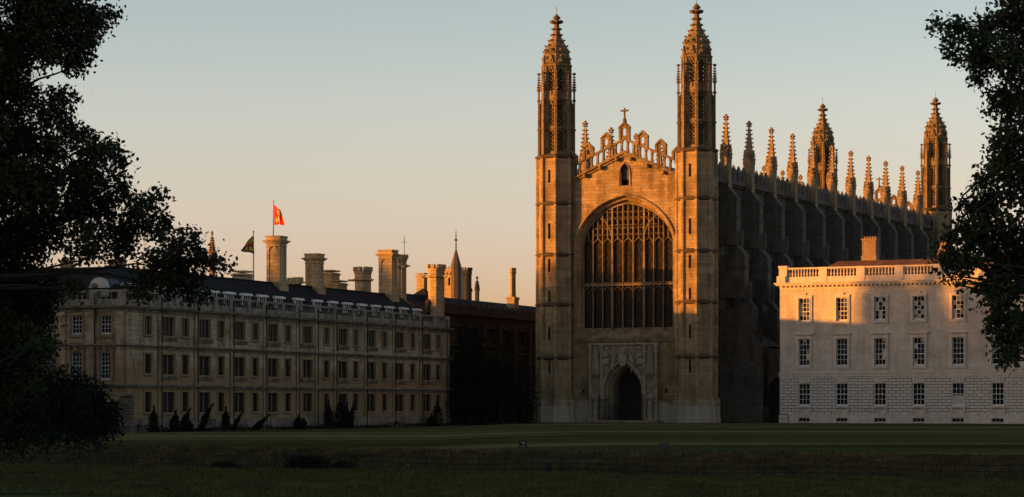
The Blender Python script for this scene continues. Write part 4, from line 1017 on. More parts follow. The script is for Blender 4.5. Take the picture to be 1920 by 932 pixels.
# dark battlemented range between left building and chapel
BR = empty('battlemented_range', (*at(800, 276)[:2], 0), R(90-21.6), 'dark brick range with a slate roof and battlements, behind the black trees', 'building')
BL = 46
bw = MB(); bpane = MB(); hb = []
for i in range(9):
    c = 4.2+i*4.9
    for a, b in ((9.0,10.9),(4.9,7.2),(1.2,3.4)): hb.append((c-1.15, c+1.15, a, b))
panel(bw, (0, 0), (1, 0), BL, -.4, 12.6, hb, .3); bw.box(0, .3, .003, 9, -.4, 12.6); bw.box(BL-.3, BL, .003, 9, -.4, 12.6); bw.box(0.3, BL-.3, .5, 9, -.4, 12.5)
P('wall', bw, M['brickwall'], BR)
m = MB(); pw_ = MB(); pw_.poly([(-1.15,.28,0),(1.15,.28,0),(1.15,.28,2.2),(-1.15,.28,2.2)]); fw_ = MB()
fw_.box(-1.3,-1.15,-.08,.05,-.1,2.0); fw_.box(1.15,1.3,-.08,.05,-.1,2.0); fw_.box(-1.4,1.4,-.16,.05,1.9,2.08); fw_.box(-1.4,1.4,-.14,.05,-.22,-.04)
for k in (-.58, 0, .58): fw_.box(k-.05, k+.05, .05, .28, 0, 1.9)
mpw, mfw = pw_.mesh('window'), fw_.mesh('mullions')
for h in hb: o = P('window', mpw, M['oldglass'], BR, ((h[0]+h[1])/2, 0, h[2])); P('mullions', mfw, M['range_trim'], o)
m = MB(); m.box(-.1, BL+.1, -.3, 0, 12.3, 12.55); m.box(-.1, BL, -.1, .25, 12.55, 12.95)
i = 0; s = .2
while s < BL-1:
    m.hexa([(s,-.1,12.9),(s+.95,-.1,12.9),(s+.95,.25,12.9),(s,.25,12.9),(s,-.1,13.35),(s+.95,-.1,13.35),(s+.95,.25,13.35),(s,.25,13.35)])
    m.hexa([(s,-.16,13.35),(s+.95,-.16,13.35),(s+.95,.3,13.35),(s,.3,13.35),(s+.42,-.1,13.75),(s+.53,-.1,13.75),(s+.53,.25,13.75),(s+.42,.25,13.75)]); s += 1.68
for k in range(11): x = 1.8+k*4.9; m.box(x-.35, x+.35, -.35, 0, -.4, 11.4)
m.box(-.1, BL, -.16, 0, 8.0, 8.2)
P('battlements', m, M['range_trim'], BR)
m = MB(); m.hexa([(0,.4,12.6),(BL,.4,12.6),(BL,8.8,12.6),(0,8.8,12.6),(0,4.5,14.6),(BL,4.5,14.6),(BL,4.7,14.6),(0,4.7,14.6)]); br_o = P('roof', m, M['slate'], BR)
stack(BR, br_o, 818, 277, 496, lambda h: ch_castle(.90, h, h-1.4), z0=11.5, label='great octagonal battlemented stack')
stack(BR, br_o, 961.5, 306, 502.5, lambda h: ch_twin(1.25, h), z0=13.2, label='pair of round flues on one lit base')
# small lit gatehouse top with pyramid slate roof
GT = empty('gatehouse_top', (*at(792, 283)[:2], 0), R(64), 'small lit stone block under a pyramid slate roof, between the two ranges', 'gatehouse')
m = MB(); m.box(-1.4, 1.9, -1.6, 1.6, -.3, zat(566, 283)); m.box(-1.5, 2.0, -1.7, 1.7, zat(566,283)-.15, zat(566, 283)+.02); P('wall', m, M['chim'], GT)
m = MB(); z = zat(566, 283); m.hexa([(-1.6,-1.8,z),(2.1,-1.8,z),(2.1,1.8,z),(-1.6,1.8,z),(.1,-.1,z+1.5),(.3,-.1,z+1.5),(.3,.1,z+1.5),(.1,.1,z+1.5)]); P('roof', m, M['slate'], GT)
m = MB(); m.box(-1.46, -1.4, -.5, .3, z-1.1, z-.15); P('window', m, M['void'], GT)
# distant church tower with spire, turret and spirelets
yT = 420
def far(name, px, y, rz, label, cat): return empty(name, (*at(px, y)[:2], 0), rz, label, cat)
CT = far('church_tower', 844, yT, R(70), 'distant square stone tower with corbelled battlements, lit bright orange', 'tower')
zt = zat(501, yT); m = MB(); m.box(-1.9, 1.9, -1.9, 1.9, 0, zt-1.0); m.box(-2.05, 2.05, -2.05, 2.05, zt-1.0, zt-.45); m.box(-1.95,1.95,-1.95,1.95, zt-4.6, zt-4.4)
for k in range(7):
    y = -1.9+k*.58
    m.box(-2.05, -1.85, y, y+.32, zt-.45, zt); m.box(y, y+.32, -2.05, -1.85, zt-.45, zt); m.box(-2.05, -1.88, y, y+.2, zt-1.35, zt-1.0); m.box(y, y+.2, -2.05, -1.88, zt-1.35, zt-1.0)
P('shaft', m, M['chim'], CT)
m = MB()
for o in (-.7, .5): m.box(-1.93, -1.88, o, o+.3, zt-3.2, zt-1.9)
P('slit_window', m, M['void'], CT)
SPR = far('spire', 855, yT-4, 0, 'pointed slate spire with a ball and vane, in front of the lit tower', 'spire')
m = MB(); y = yT-4; r = 20/F*y/2*1.04
m.ngon(0, 0, [(0,r*.95),(zat(535,y),r*.95),(zat(498, y),r),(zat(465.5, y),.06)], 8); P('roof', m, M['slate'] if False else plain('grey_spire', (.09,.07,.06)), SPR)
m = MB(); m.tube([(0,0,zat(466,y)),(0,0,zat(440,y)),(0,0,zat(430,y))], [.13,.09,.03], 6); m.ngon(0, 0, [(zat(452,y),.1),(zat(450,y),.32),(zat(448,y),.1)], 8); P('vane', m, M['iron'], SPR)
RT = far('round_turret', 875.5, yT+6, 0, 'dark round battlemented turret right of the slate spire', 'turret')
m = MB(); y = yT+6; r = 17.5/F*y/2; zt = zat(502, y)
m.ngon(0, 0, [(0,r),(zt-1.4,r),(zt-1.1,r*1.1),(zt-.5,r*1.1)], 12)
for k in range(10): a = R(36*k); m.ngon(r*cos(a), r*sin(a), [(zt-.5,.22),(zt,.22)], 4, 36*k+45)
P('shaft', m, M['range_trim'], RT)
def spirelet_thing(px, y, top, base, wpx, label, matn='pinnacle', cat='spire'):
    o = far('spirelet', px, y, R(30), label, cat); m = MB(); r = wpx/F*y/2; zt, zb = zat(top, y), zat(base, y)
    m.ngon(0, 0, [(0,r*.85),(zb,r*.85),(zb+.1,r*1.08),(zb+.3,r),(zt-.6,.08),(zt-.5,.2),(zt-.3,.2),(zt,.03)], 6 if cat == 'spire' else 8)
    n = 6
    for k in range(n):
        z = zb+.4+(zt-zb-1.2)*k/n; rr = r*(1-(z-zb)/(zt-zb))
        for j in range(4): a = R(30+90*j); crocket(m, rr*cos(a), rr*sin(a), z, cos(a), sin(a), .16, .16)
    P('shaft', m, M[matn], o); return o
spirelet_thing(894.5, 415, 517, 546, 10, 'small pointed dark spirelet, rightmost beside the round turret', 'range_trim')
spirelet_thing(883, 416, 538, 548, 4, 'tiny pinnacle between the round turret and the dark spirelet', 'range_trim')
spirelet_thing(397.5, 330, 432, 475, 14, 'crocketed stone spirelet showing above the tree at the left', 'pinnacle')
# lit brick stacks glimpsed through the left tree
for px, w_, lab in ((125, 11, 'lit brick chimney block behind the tree, nearest the left edge'), (220, 15, 'lit brick chimney block behind the tree, left of the round dormer roofline end')):
    o = far('brick_stack', px, 236, CR, lab, 'chimney'); m = MB(); s = w_/F*236
    m.box(-s/2, s/2, -s, s, 0, zat(487, 236)); m.box(-s/2-.1, s/2+.1, -s-.1, s+.1, zat(490,236), zat(488.5,236)); P('shaft', m, M['gibbs_brick'], o)

# ================================================================== FLAGS
def emis(c): return plain('flag_%d' % int(c[0]*1000+c[1]*100), c, .8, .15, 4)
red, orange, cream, gold, navy = [emis(c) for c in ((.72,.010,.015),(.74,.04,.015),(.85,.75,.65),(.55,.36,.02),(.02,.02,.025))]
def flag(px, y, pole_top, pole_bot, corners, paint, mats, label_p, wave=.25):
    """corners: px positions of hoist top, fly top, fly bottom, hoist bottom"""
    x, yy, _ = at(px, y); o = empty('flagpole', (x, yy, zat(pole_bot, y)), 0, label_p, 'flagpole')
    m = MB(); h = zat(pole_top, y)-zat(pole_bot, y); m.tube([(0,0,-.5),(0,0,h)], [.07,.045], 8); m.ngon(0, 0, [(h-.02,.03),(h+.08,.1),(h+.18,.02)], 8); P('pole', m, M['white_dim'], o)
    C = [((a-px)/F*y, zat(b, y)-zat(pole_bot, y)) for a, b in corners]
    NX, NZ = 24, 18; v = []; f = []; mi = []
    for j in range(NZ+1):
        for i in range(NX+1):
            s, t = i/NX, j/NZ
            top = [C[0][k]*(1-s)+C[1][k]*s for k in (0, 1)]; bot = [C[3][k]*(1-s)+C[2][k]*s for k in (0, 1)]
            X_, Z_ = top[0]*(1-t)+bot[0]*t, top[1]*(1-t)+bot[1]*t
            v.append((X_, -s*.9+wave*sin(s*7+t*2.5)*s, Z_+.06*sin(s*6)*s))
    for j in range(NZ):
        for i in range(NX):
            a = j*(NX+1)+i; f.append((a, a+NX+1, a+NX+2, a+1)); mi.append(paint((i+.5)/NX, (j+.5)/NZ))
    me = bpy.data.meshes.new('flag'); me.from_pydata(v, [], f)
    for q_ in mats: me.materials.append(q_)
    me.polygons.foreach_set('material_index', mi); me.shade_smooth()
    fo = P('flag', me, None, o); sol = fo.modifiers.new('s', 'SOLIDIFY'); sol.thickness = .01
def p_red(s, t):
    if s > .965 or t > .975: return 2
    if abs(s-.5) < .03 or abs(t-.5) < .02: return 2 if random.random() < .5 else 0
    q1 = (s < .5) == (t < .5)
    ds, dt = ((s % .5)-.25)*2, ((t % .5)-.25)*2
    if ds*ds+dt*dt < .08: return 1 if q1 else 3
    return 0 if q1 or int(s*16) % 3 else 1
def p_gold(s, t):
    if s < .08 or s > .88 or t < .1 or t > .9: return 1
    if abs(t-.5) < .07+.25*abs(s-.5): return 2 if abs(t-.5) < .04 else 1
    if abs(s-.45) < .05: return 1
    return 0
flag(512.5, 237.5, 379, 445, ((513.5,384),(527,394),(536.5,422),(514.5,422)), p_red, [red, orange, cream, gold], 'white flagpole on the tall panelled chimney flying a red and gold flag')
flag(475.3, 233, 436, 522, ((475,441),(463,456),(453,471),(477,476)), p_gold, [gold, navy, red], 'grey flagpole flying a limp dark-bordered yellow flag, left of the tall chimney', .4)
ant = tag(P('aerial', MB().tube([(0,0,0),(0,0,3.2)], .03, 5).tube([(-.3,0,2.6),(.3,0,2.6)], .02, 4), M['iron'], None, at(758, 262, zat(500, 262))), 'thin metal aerial above the slim battlemented stack', 'aerial')

# ================================================================== VEGETATION
def leaves(name, centers, sizes, seed=1, aspect=.6):
    """one mesh of kite-shaped leaves: centers Nx3"""
    g = np.random.default_rng(seed); n = len(centers)
    a = g.normal(size=(n, 3)); a /= np.linalg.norm(a, axis=1)[:, None]
    b = g.normal(size=(n, 3)); b -= a*(a*b).sum(1)[:, None]; b /= np.linalg.norm(b, axis=1)[:, None]
    L = (sizes/2)[:, None]
    v = np.stack([centers-a*L, centers+b*L*aspect, centers+a*L, centers-b*L*aspect], 1).reshape(-1, 3)
    me = bpy.data.meshes.new(name); me.vertices.add(4*n); me.vertices.foreach_set('co', v.astype(np.float32).ravel())
    me.loops.add(4*n); me.loops.foreach_set('vertex_index', np.arange(4*n, dtype=np.int32)); me.polygons.add(n)
    me.polygons.foreach_set('loop_start', np.arange(0, 4*n, 4, dtype=np.int32)); me.polygons.foreach_set('loop_total', np.full(n, 4, dtype=np.int32))
    me.update(calc_edges=True); return me
def cloud(blobs, dens, twig, per, spread, seed, hollow=.35):
    """blobs (x,y,z,r) -> leaf centres gathered in twig clumps biased to the outside of every blob"""
    g = np.random.default_rng(seed); out = []; tw = []
    for x, y, z, r in blobs:
        k = max(3, int(dens*r*r))
        d = g.normal(size=(k, 3)); d /= np.linalg.norm(d, axis=1)[:, None]
        rad = r*(hollow+(1.05-hollow)*g.random(k)**.6)
        c = np.array([x, y, z])+d*rad[:, None]*np.array([1, 1, .92]); tw.append(c)
        m = per+g.integers(-per//3, per//3+1, k)
        for cc, mm in zip(c, m): out.append(cc+g.normal(size=(mm, 3))*twig*spread)
    return np.concatenate(out), tw
def limb(mb, a, b, r0, r1, sag=.12, seed=0, n=6):
    rr = random.Random(seed); a, b = Vector(a), Vector(b); L_ = (b-a).length; pts = []; rs = []
    k = Vector((rr.uniform(-1, 1), rr.uniform(-1, 1), rr.uniform(-.2, 1)))*L_*sag
    for i in range(n+1):
        t = i/n; pts.append(a.lerp(b, t)+k*sin(t*pi)+Vector((rr.uniform(-1,1), rr.uniform(-1,1), rr.uniform(-1,1)))*L_*.015); rs.append(r0+(r1-r0)*t)
    mb.tube(pts, rs, 6); return pts
def tree(name, base, joints, blobs, label, leafmat, dens, leaf, per=16, twig=.22, seed=1, group=None, cat='tree', trunk_r=.45, twigs=2, hollow=.35):
    """joints: trunk polyline; blobs in world coordinates"""
    o = empty(name, base, 0, label, cat, group); B0 = Vector(base); tm_ = MB()
    J = [Vector(j) for j in joints]
    tm_.tube([j-B0 for j in J], [trunk_r*(1.25 if i == 0 else 1)*(1-.72*i/(len(J)-1)) for i in range(len(J))], 9)
    rr = random.Random(seed); lb_ = [(x-B0.x, y-B0.y, z-B0.z, r) for x, y, z, r in blobs]
    for i, (x, y, z, r) in enumerate(lb_):
        c = Vector((x, y, z)); cand = [(j-B0) for j in J[1:]]
        j = min(cand, key=lambda p: (p-c).length+max(0, p.z-c.z)*1.5)
        others = [Vector(b[:3]) for b in lb_[:i] if b[3] >= r*.7]
        if others:
            k = min(others, key=lambda p: (p-c).length)
            if (k-c).length < .6*(j-c).length and (k-j).length < (c-j).length: j = k
        d = (c-j).length; r0 = min(trunk_r*.3, .025+.010*d)
        limb(tm_, j, c, r0, .015+r*.008, .10, seed+i)
        for q_ in range(twigs):
            v = Vector((rr.gauss(0,1), rr.gauss(0,1), rr.gauss(0,1))).normalized()*r*.95; limb(tm_, c-(c-j)*.15, c+v, .018+r*.008, .006, .12, seed*7+i*3+q_, 4)
    P('trunk', tm_, M['bark'], o)
    pts, _ = cloud(lb_, dens, twig, per, 1.0, seed, hollow); g = np.random.default_rng(seed+5)
    P('crown', leaves(name+'_leaves', pts, leaf*(.6+.8*g.random(len(pts))), seed), leafmat, o); return o
def pxblobs(L_, y, dy, seed=3):
    rr = random.Random(seed); out = []
    for a, b, r in L_:
        yy = y+rr.uniform(-dy, dy); x, _, _ = at(a, yy); out.append((x, yy, zat(b, yy), r/F*yy))
    return out
LT = [(60,30,70),(120,20,50),(155,42,42),(188,36,22),(205,28,10),(148,88,36),(110,90,38),(50,80,60),(20,130,50),(140,124,18),(170,75,20),
 (10,190,55),(55,175,24),(112,182,24),(138,176,12),(90,215,30),(125,222,16),(30,260,55),(80,280,45),(130,250,30),(158,248,14),(180,282,34),(207,288,20),(225,303,17),(150,320,55),(60,340,65),(0,330,60),(222,345,20),
 (238,366,16),(180,380,55),(90,410,65),(20,430,60),(262,385,22),(290,372,16),(303,364,8),(240,430,40),(292,428,30),(160,455,45),(325,458,24),(355,452,18),(374,446,9),(385,490,24),(412,492,14),(425,500,7),(350,500,36),(300,500,40),
 (270,540,25),(330,535,26),(368,542,22),(230,475,26),(50,470,45),(10,540,60),(90,545,38),(60,600,45),(20,640,60),(75,655,26),(10,720,60),(40,560,50),(85,640,22),(60,690,40),(-60,100,110),(-80,300,120),(-70,500,110),(-60,-80,110),(60,-70,90),(-160,-40,120),(-170,200,120),(-40,640,80),(140,540,20)]
tree('poplar_tree', (*at(-110, 84)[:2], -.6), [(*at(-110,84)[:2],-.7), at(-95,84,2.5), at(-60,84,6.0), at(-40,84,9.0), at(-20,84,12.0), at(-40,84,15)], pxblobs(LT, 84, 2.4), 'large black leafy tree filling the left edge in front of the long building', M['leaf_a'], 75, .165, 24, .17, 11, trunk_r=.55, twigs=3, hollow=.15)
RTL = [(1905,30,42),(1855,58,36),(1805,55,24),(1770,52,15),(1747,50,9),(1785,82,18),(1792,112,15),(1832,95,30),(1838,130,22),(1835,155,12),(1885,110,42),(1900,185,42),(1872,195,18),(1856,206,9),(1898,255,36),(1870,262,16),
 (1885,310,38),(1912,340,50),(1852,330,15),(1845,345,16),(1855,372,30),(1815,386,14),(1797,384,8),(1838,402,26),(1802,425,22),(1780,442,13),(1768,468,11),(1830,455,34),(1792,488,24),(1764,488,9),(1772,512,11),(1815,500,20),(1870,440,50),(1912,500,60),
 (1880,545,34),(1868,520,24),(1885,600,38),(1860,582,16),(1866,628,14),(1905,640,26),(1888,665,16),(1876,678,7),(1980,80,90),(2000,250,100),(2000,450,110),(1960,620,60),(1960,-40,70),(2080,100,130),(2100,350,150),(1910,-30,40),(1790,530,8),(1835,545,8)]
tree('maple_tree', (*at(2110, 60)[:2], 0), [(*at(2110,60)[:2],-.5), at(2105,60,2.5), at(2090,60,4.5), at(2060,60,7), at(2040,60,10)], pxblobs(RTL, 60, 1.8, 9), 'dark leafy tree overhanging the right edge in front of the pale building', M['leaf_b'], 150, .135, 20, .13, 21, trunk_r=.4, twigs=3, hollow=.15)
# black yews in front of the battlemented range
def mass(name, px0, px1, y, tops, label, seed, mat='leaf_dark', base=800, group=None, leaf=.3, dens=9, twig=.4, stem=4.5, tr=.3):
    """tops: list of (px, py, r px); fills down to the ground"""
    L_ = []
    for a, b, r in tops:
        k = b
        while k < base-r*.4: L_.append((a+random.uniform(-.2,.2)*r, k, r)); k += r*.9
    bl = pxblobs(L_, y, 2.0, seed); cx = (px0+px1)/2; x, yy, _ = at(cx, y)
    return tree(name, (x, yy, lz(x, yy)), [(x, yy, -.5), (x, yy, stem*.45), (x, yy, stem)], bl, label, M[mat], dens, leaf, 14, twig, seed, group, 'tree' if 'tree' in name else 'bush', tr, 1)
mass('yew_tree', 850, 905, 263, [(868,650,22),(885,630,24),(875,610,13),(902,648,22),(858,690,20),(912,690,20)], 'black dense yew, tallest of the dark trees before the battlemented range', 31)
mass('yew_tree', 915, 960, 266, [(930,672,20),(945,665,18),(962,700,18)], 'lower black yew right of the tallest one, before the battlemented range', 32)
mass('yew_tree', 965, 1000, 268, [(978,700,16),(992,735,12),(988,760,12)], 'low black shrubby yew beside the chapel left turret', 33)
# bushes at the far left
mass('laurel_bush', 0, 60, 132, [(-10,740,45),(30,735,36),(60,745,30)], 'black rounded bush at the far left under the big tree', 41, base=826, leaf=.2, dens=60, twig=.22, stem=2.2, tr=.16)
mass('laurel_bush', 60, 130, 128, [(85,720,32),(115,715,28),(135,735,26)], 'broad black bush left of the ruined garden wall', 42, base=826, leaf=.2, dens=60, twig=.22, stem=2.2, tr=.16)
mass('laurel_bush', 150, 210, 130, [(150,725,24),(170,732,24),(188,748,20),(203,765,16),(208,785,14)], 'dark bush touching the rubble end of the garden wall', 43, base=822, leaf=.2, dens=60, twig=.22, stem=2.2, tr=.16)
mass('bramble_thicket', 0, 90, 112, [(-20,800,30),(20,806,26),(58,812,22),(95,820,16)], 'black bramble thicket on the river bank below the big tree', 47, base=842, leaf=.15, dens=60, twig=.2, stem=.5, tr=.08)
mass('bramble_thicket', 100, 200, 112, [(130,822,13),(160,826,11),(190,830,9)], 'lower thinning bramble thicket right of the blackest one', 48, base=842, leaf=.14, dens=60, twig=.16, stem=.4, tr=.06)
# conical and leaning shrubs trained along the foot of the left range
def cone(px, t, h, w_, lean, label, seed):
    """stands 1.3 m in front of the wall at distance t along it"""
    loc = Vector((-31.2+.368*t+.93*1.5, 200+.93*t-.368*1.5, -.33)); h *= .95; o = empty('yew_column', loc, 0, label, 'shrub', 'clipped yews along the foot of the left building')
    g = np.random.default_rng(seed); n = 1300; z = g.random(n)**.85; w_ *= 1.1; a = g.random(n)*2*pi; r = w_*(np.sin(np.clip(z*1.05+.12, 0, 1)*pi)**.7*.9+.08)*(.45+.75*g.random(n))*(1-.45*z)*(1+.35*np.sin(z*13+seed)*np.cos(a*2+seed))
    c = np.stack([r*np.cos(a)+lean*z**1.6*h, r*np.sin(a), z*h], 1); P('foliage', leaves('yew_foliage', c, .16*(.6+.8*g.random(n)), seed), M['leaf_dark'], o)
    m = MB(); m.tube([(0,0,-.2),(lean*h*.3,0,h*.5),(lean*h*.75,0,h*.85)], [.09,.06,.02], 6); P('stem', m, M['bark'], o)
ys = [(262,1.9,2.3,.40,0,'slim upright yew nearest the building corner'),(297,5.3,1.9,.42,.06,'short bushy yew second from the corner'),(314,6.6,2.1,.34,.35,'yew leaning right under the first wide window'),(330,7.8,1.1,.34,0,'stumpy low yew between two leaning ones'),
      (348,9.9,2.5,.34,.42,'tall yew bending sharply right'),(394,14.2,2.2,.40,0,'dark upright yew alone below the second-bay pipe'),(410,15.6,1.7,.22,.5,'thin whip of yew bent right'),(452,19.8,1.5,.34,.9,'low yew sprawling to the right along the ground'),
      (531,28.2,1.4,.55,0,'small round yew clump'),(541,29.0,1.1,.4,.1,'smallest round yew clump beside the other small one'),(589.5,34.4,2.8,.45,0,'straight column of yew, left of the three clustered'),(608,36.7,3.2,.62,.05,'widest and tallest of the clustered yews'),(619,37.9,2.7,.4,.1,'yew pressed against the widest one'),(631,39.2,2.6,.3,.12,'thin yew, right one of the cluster'),(794,60.0,2.9,.6,0,'broad dark cone of yew near the far end of the building'),(783,58.6,1.4,.55,0,'low yew hugging the foot of the broad cone')]
for i, (px, t, h, w_, le, lab) in enumerate(ys): cone(px, t, h, w_, le, lab, 60+i)
# garden wall end at lower left
gw_x, gw_y, _ = at(228, 190); GWL = empty('garden_wall', (gw_x, gw_y, -.35), R(-8), 'rough rubble garden wall ending in a stone pier under the long building', 'wall')
rub = stone('rubble', (.19,.16,.12), (.12,.10,.07), (.07,.055,.04), amt=.6, bw=.45, rh=.22, msize=.03, mortar=(.05,.04,.03), bump=.06, scale=1.5)
m = MB(); m.box(-6.5, 0, -.3, .3, -.5, 2.5); P('rubble_wall', m, rub, GWL)
m = MB(); m.box(-.05, .85, -.5, .5, -.5, 2.85); m.box(-.02,.8,-.45,.45,2.85,2.95); P('end_pier', m, rub, GWL)
m = MB(); m.hexa([(-6.6,-.42,2.5),(-.1,-.42,2.5),(-.1,.42,2.5),(-6.6,.42,2.5),(-6.6,-.1,2.75),(-.1,-.1,2.75),(-.1,.1,2.75),(-6.6,.1,2.75)]); m.box(-.15, .95, -.6, .6, 2.95, 3.1); P('coping', m, M['clare_trim'], GWL)

# row of unseen trees added to the left, sized to shape the sun's shadows
def far_tree(h, seed):
    g = random.Random(seed); bl = [(g.gauss(0,1)*1.6, g.gauss(0,1)*1.6, h*(.25+.62*g.random()), 1.7+1.3*g.random()) for _ in range(26)]+[(0,0,h-1.8,1.7)]
    bl = [(x*(1.4-z/h), y*(1.4-z/h), z, r) for x, y, z, r in bl]
    pts, _ = cloud(bl, 9, .5, 12, 1.0, seed, .1); m = MB(); m.tube([(0,0,-1),(0,0,h*.4),(.2,0,h*.85)], [.45,.3,.06], 7)
    gg = np.random.default_rng(seed); return m.mesh('trunk'), leaves('far_leaves', pts, .55*(.6+.8*gg.random(len(pts))), seed), h
kinds = [far_tree(20, 71), far_tree(20, 72), far_tree(20, 73)]
rowlab = 'tree added out of view at the left to block the low sun'
def row_tree(r, q_, h, k, wscale=1.0):
    x = .968*r-.2504*q_; y = .2504*r+.968*q_
    o = empty('blocker_tree', (x, y, -.6), k*1.7, rowlab, 'tree', 'trees added to block the low sun'); a, b, h0 = kinds[k % 3]; s = h/h0
    t = P('trunk', a, M['bark'], o); c = P('crown', b, M['leaf_far'], o); t.scale = c.scale = (wscale, wscale, s)
ROW = [(q_, 21.0+2.0*sin(q_*1.3)) for q_ in np.arange(30, 218, 6.0)]
ROW = [(a, b, 1.0) for a, b in ROW]
ROW += [(219,25.5,.9),(223.5,25.5,.9),(227.5,25.8,.8),(231.3,26.5,.45),(234,22.4,.4),(236.3,26.5,.45),(238.4,26.5,.42),(240.2,26.5,.42),(245,19.8,.6),(250.3,20.6,.6),(254.6,24.4,.7),(259,25.0,.9),(264,25.2,.9),(269.5,21.5,.8),(275,21,.9),(281,22,1),(289,22,1)]  # heights and widths set strip by strip for the shadows
for i, (q_, h, ws) in enumerate(ROW):
    row_tree(-60+(3*sin(i*2.1) if ws == 1 else 0), q_, h, i, ws)
    if q_ < 212: row_tree(-66+3*sin(i*1.7), q_+3, h+1.5, i+1)
    else: row_tree(-67, q_, h-1.5, i+1, ws)

g_ = np.random.default_rng(55); n_ = 110000; q_ = 5+300*g_.random(n_); r_ = -56+2.4*g_.random(n_); z_ = (5.2+.8*np.sin(q_*.31)+.5*np.sin(q_*1.1))*g_.random(n_)**.8-.6  # hedge added out of view to stop low sun between the trunks
hp = np.stack([.968*r_-.2504*q_, .2504*r_+.968*q_, z_], 1)
tag(P('blocker_hedge', leaves('blocker_hedge', hp, .5*(.6+.8*g_.random(n_)), 56), M['leaf_far']), 'long dense hedge added out of view at the left to block the low sun', 'hedge', kind='stuff')

# ================================================================== FENCE, SIGNS, SMALL THINGS
def fy(x): return y_edge(x)-13.9-.02*x
FE = empty('iron_fence', (0, 0, 0), 0, 'low black iron rail fence running along the near river bank', 'fence')
fx = [-26+1.03*i for i in range(47)]; fm = MB()
def fz(x): return near_z(x, -13.9, 80)+.02
post = MB(); post.box(-.022, .022, -.022, .022, -.2, .66); post.ngon(0, 0, [(.64,.025),(.68,.04),(.72,.01)], 6); mPo = post.mesh('post')
for x in fx: P('post', mPo, M['iron'], FE, (x, fy(x), fz(x)), random.uniform(-.3, .3))
for hgt in (.60, .38, .18): fm.tube([(x, fy(x), fz(x)+hgt) for x in fx], .014, 4)
P('rail', fm, M['iron'], FE)
# signs at the lawn edge
def sign(px, wpx, top, bot, label, legs, text):
    x = (px-960)/F*107; y = y_edge(x)+.9; x = (px-960)/F*y; o = empty('lawn_sign', (x, y, lz(x, y)*0), 0, label, 'sign')
    w2 = wpx/F*y/2; zt, zb = zat(top, y), zat(bot, y); m = MB(); m.box(-w2, w2, -.02, .02, zb, zt); P('board', m, M['iron'] if text else plain('blue_grey_board', (.05,.055,.065)), o)
    m = MB()
    for s in ((-.7, .7) if legs else (-.5, .5)): m.box(s*w2-.02, s*w2+.02, .0, .05, -.1, zb+.02 if legs else zt-.05)
    P('leg', m, M['iron'], o)
    if text:
        m = MB()
        for z, a, b in ((.80,-.6,.6),(.62,-.1,.45),(.44,-.1,.35),(.2,-.7,.7)): zz_ = zb+(zt-zb)*z; m.box(a*w2, b*w2, -.026, -.02, zz_-.012, zz_+.012)
        P('lettering', m, M['white_dim'], o)
sign(980.5, 14, 827, 840, 'small square black notice board with pale lettering at the lawn edge', False, True)
sign(1245.5, 19, 830.5, 838, 'wide low grey board on two legs at the lawn edge', True, False)
for px, lab in ((1026, 'dark squat box standing just behind the iron fence'),):
    x, y, _ = at(px, 97); m = MB(); m.box(-.14, .14, -.1, .1, 0, .33); m.hexa([(-.16,-.12,.33),(.16,-.12,.33),(.16,.12,.33),(-.16,.12,.33),(-.13,-.02,.40),(.13,-.02,.40),(.13,.02,.40),(-.13,.02,.40)])
    o = P('service_box', m, M['iron'], None, (x, fy(x)+.25, fz(x))); tag(o, lab, 'box')
# stakes along the far lawn edge by the chapel
for px, lab in ((1013,'thin dark stake at the lawn edge before the left turret'),(1165,'thin dark stake before the chapel doorway'),(1374,'thin dark stake at the lawn edge beside the right turret')):
    y = 256; x = (px-960)/F*y; m = MB(); m.tube([(0,0,-.1),(0,0,.55)], .04, 6); m.ngon(0, 0, [(.53,.04),(.58,.06),(.63,.02)], 6)
    tag(P('stake', m, M['iron'], None, (x, y, 0)), lab, 'stake', 'stakes in front of the chapel')
hr = MB(); hr.tube([(-.9,0,.95),(.35,0,.95),(.45,0,.85),(.48,0,0)], .045, 6); hr.tube([(-.9,0,0),(-.9,0,.95)], .045, 6); hr.tube([(-.9,0,.5),(.46,0,.5)], .025, 5)
tag(P('handrail', hr, M['iron'], None, at(1470, 261.0, 0)), 'short black handrail against the corner of the pale building', 'railing')
# gravel path by the buildings
def ploc(o, u, v): p = o.matrix_world if False else None; a = RC; return (o.location[0]+u*cos(a)-v*sin(a), o.location[1]+u*sin(a)+v*cos(a))
strip([ploc(CH, -5, 22), ploc(CH, -5, -48), ploc(CH, -2.2, -48), ploc(CH, -2.2, 22)], .012, M['gravel'], 'path')

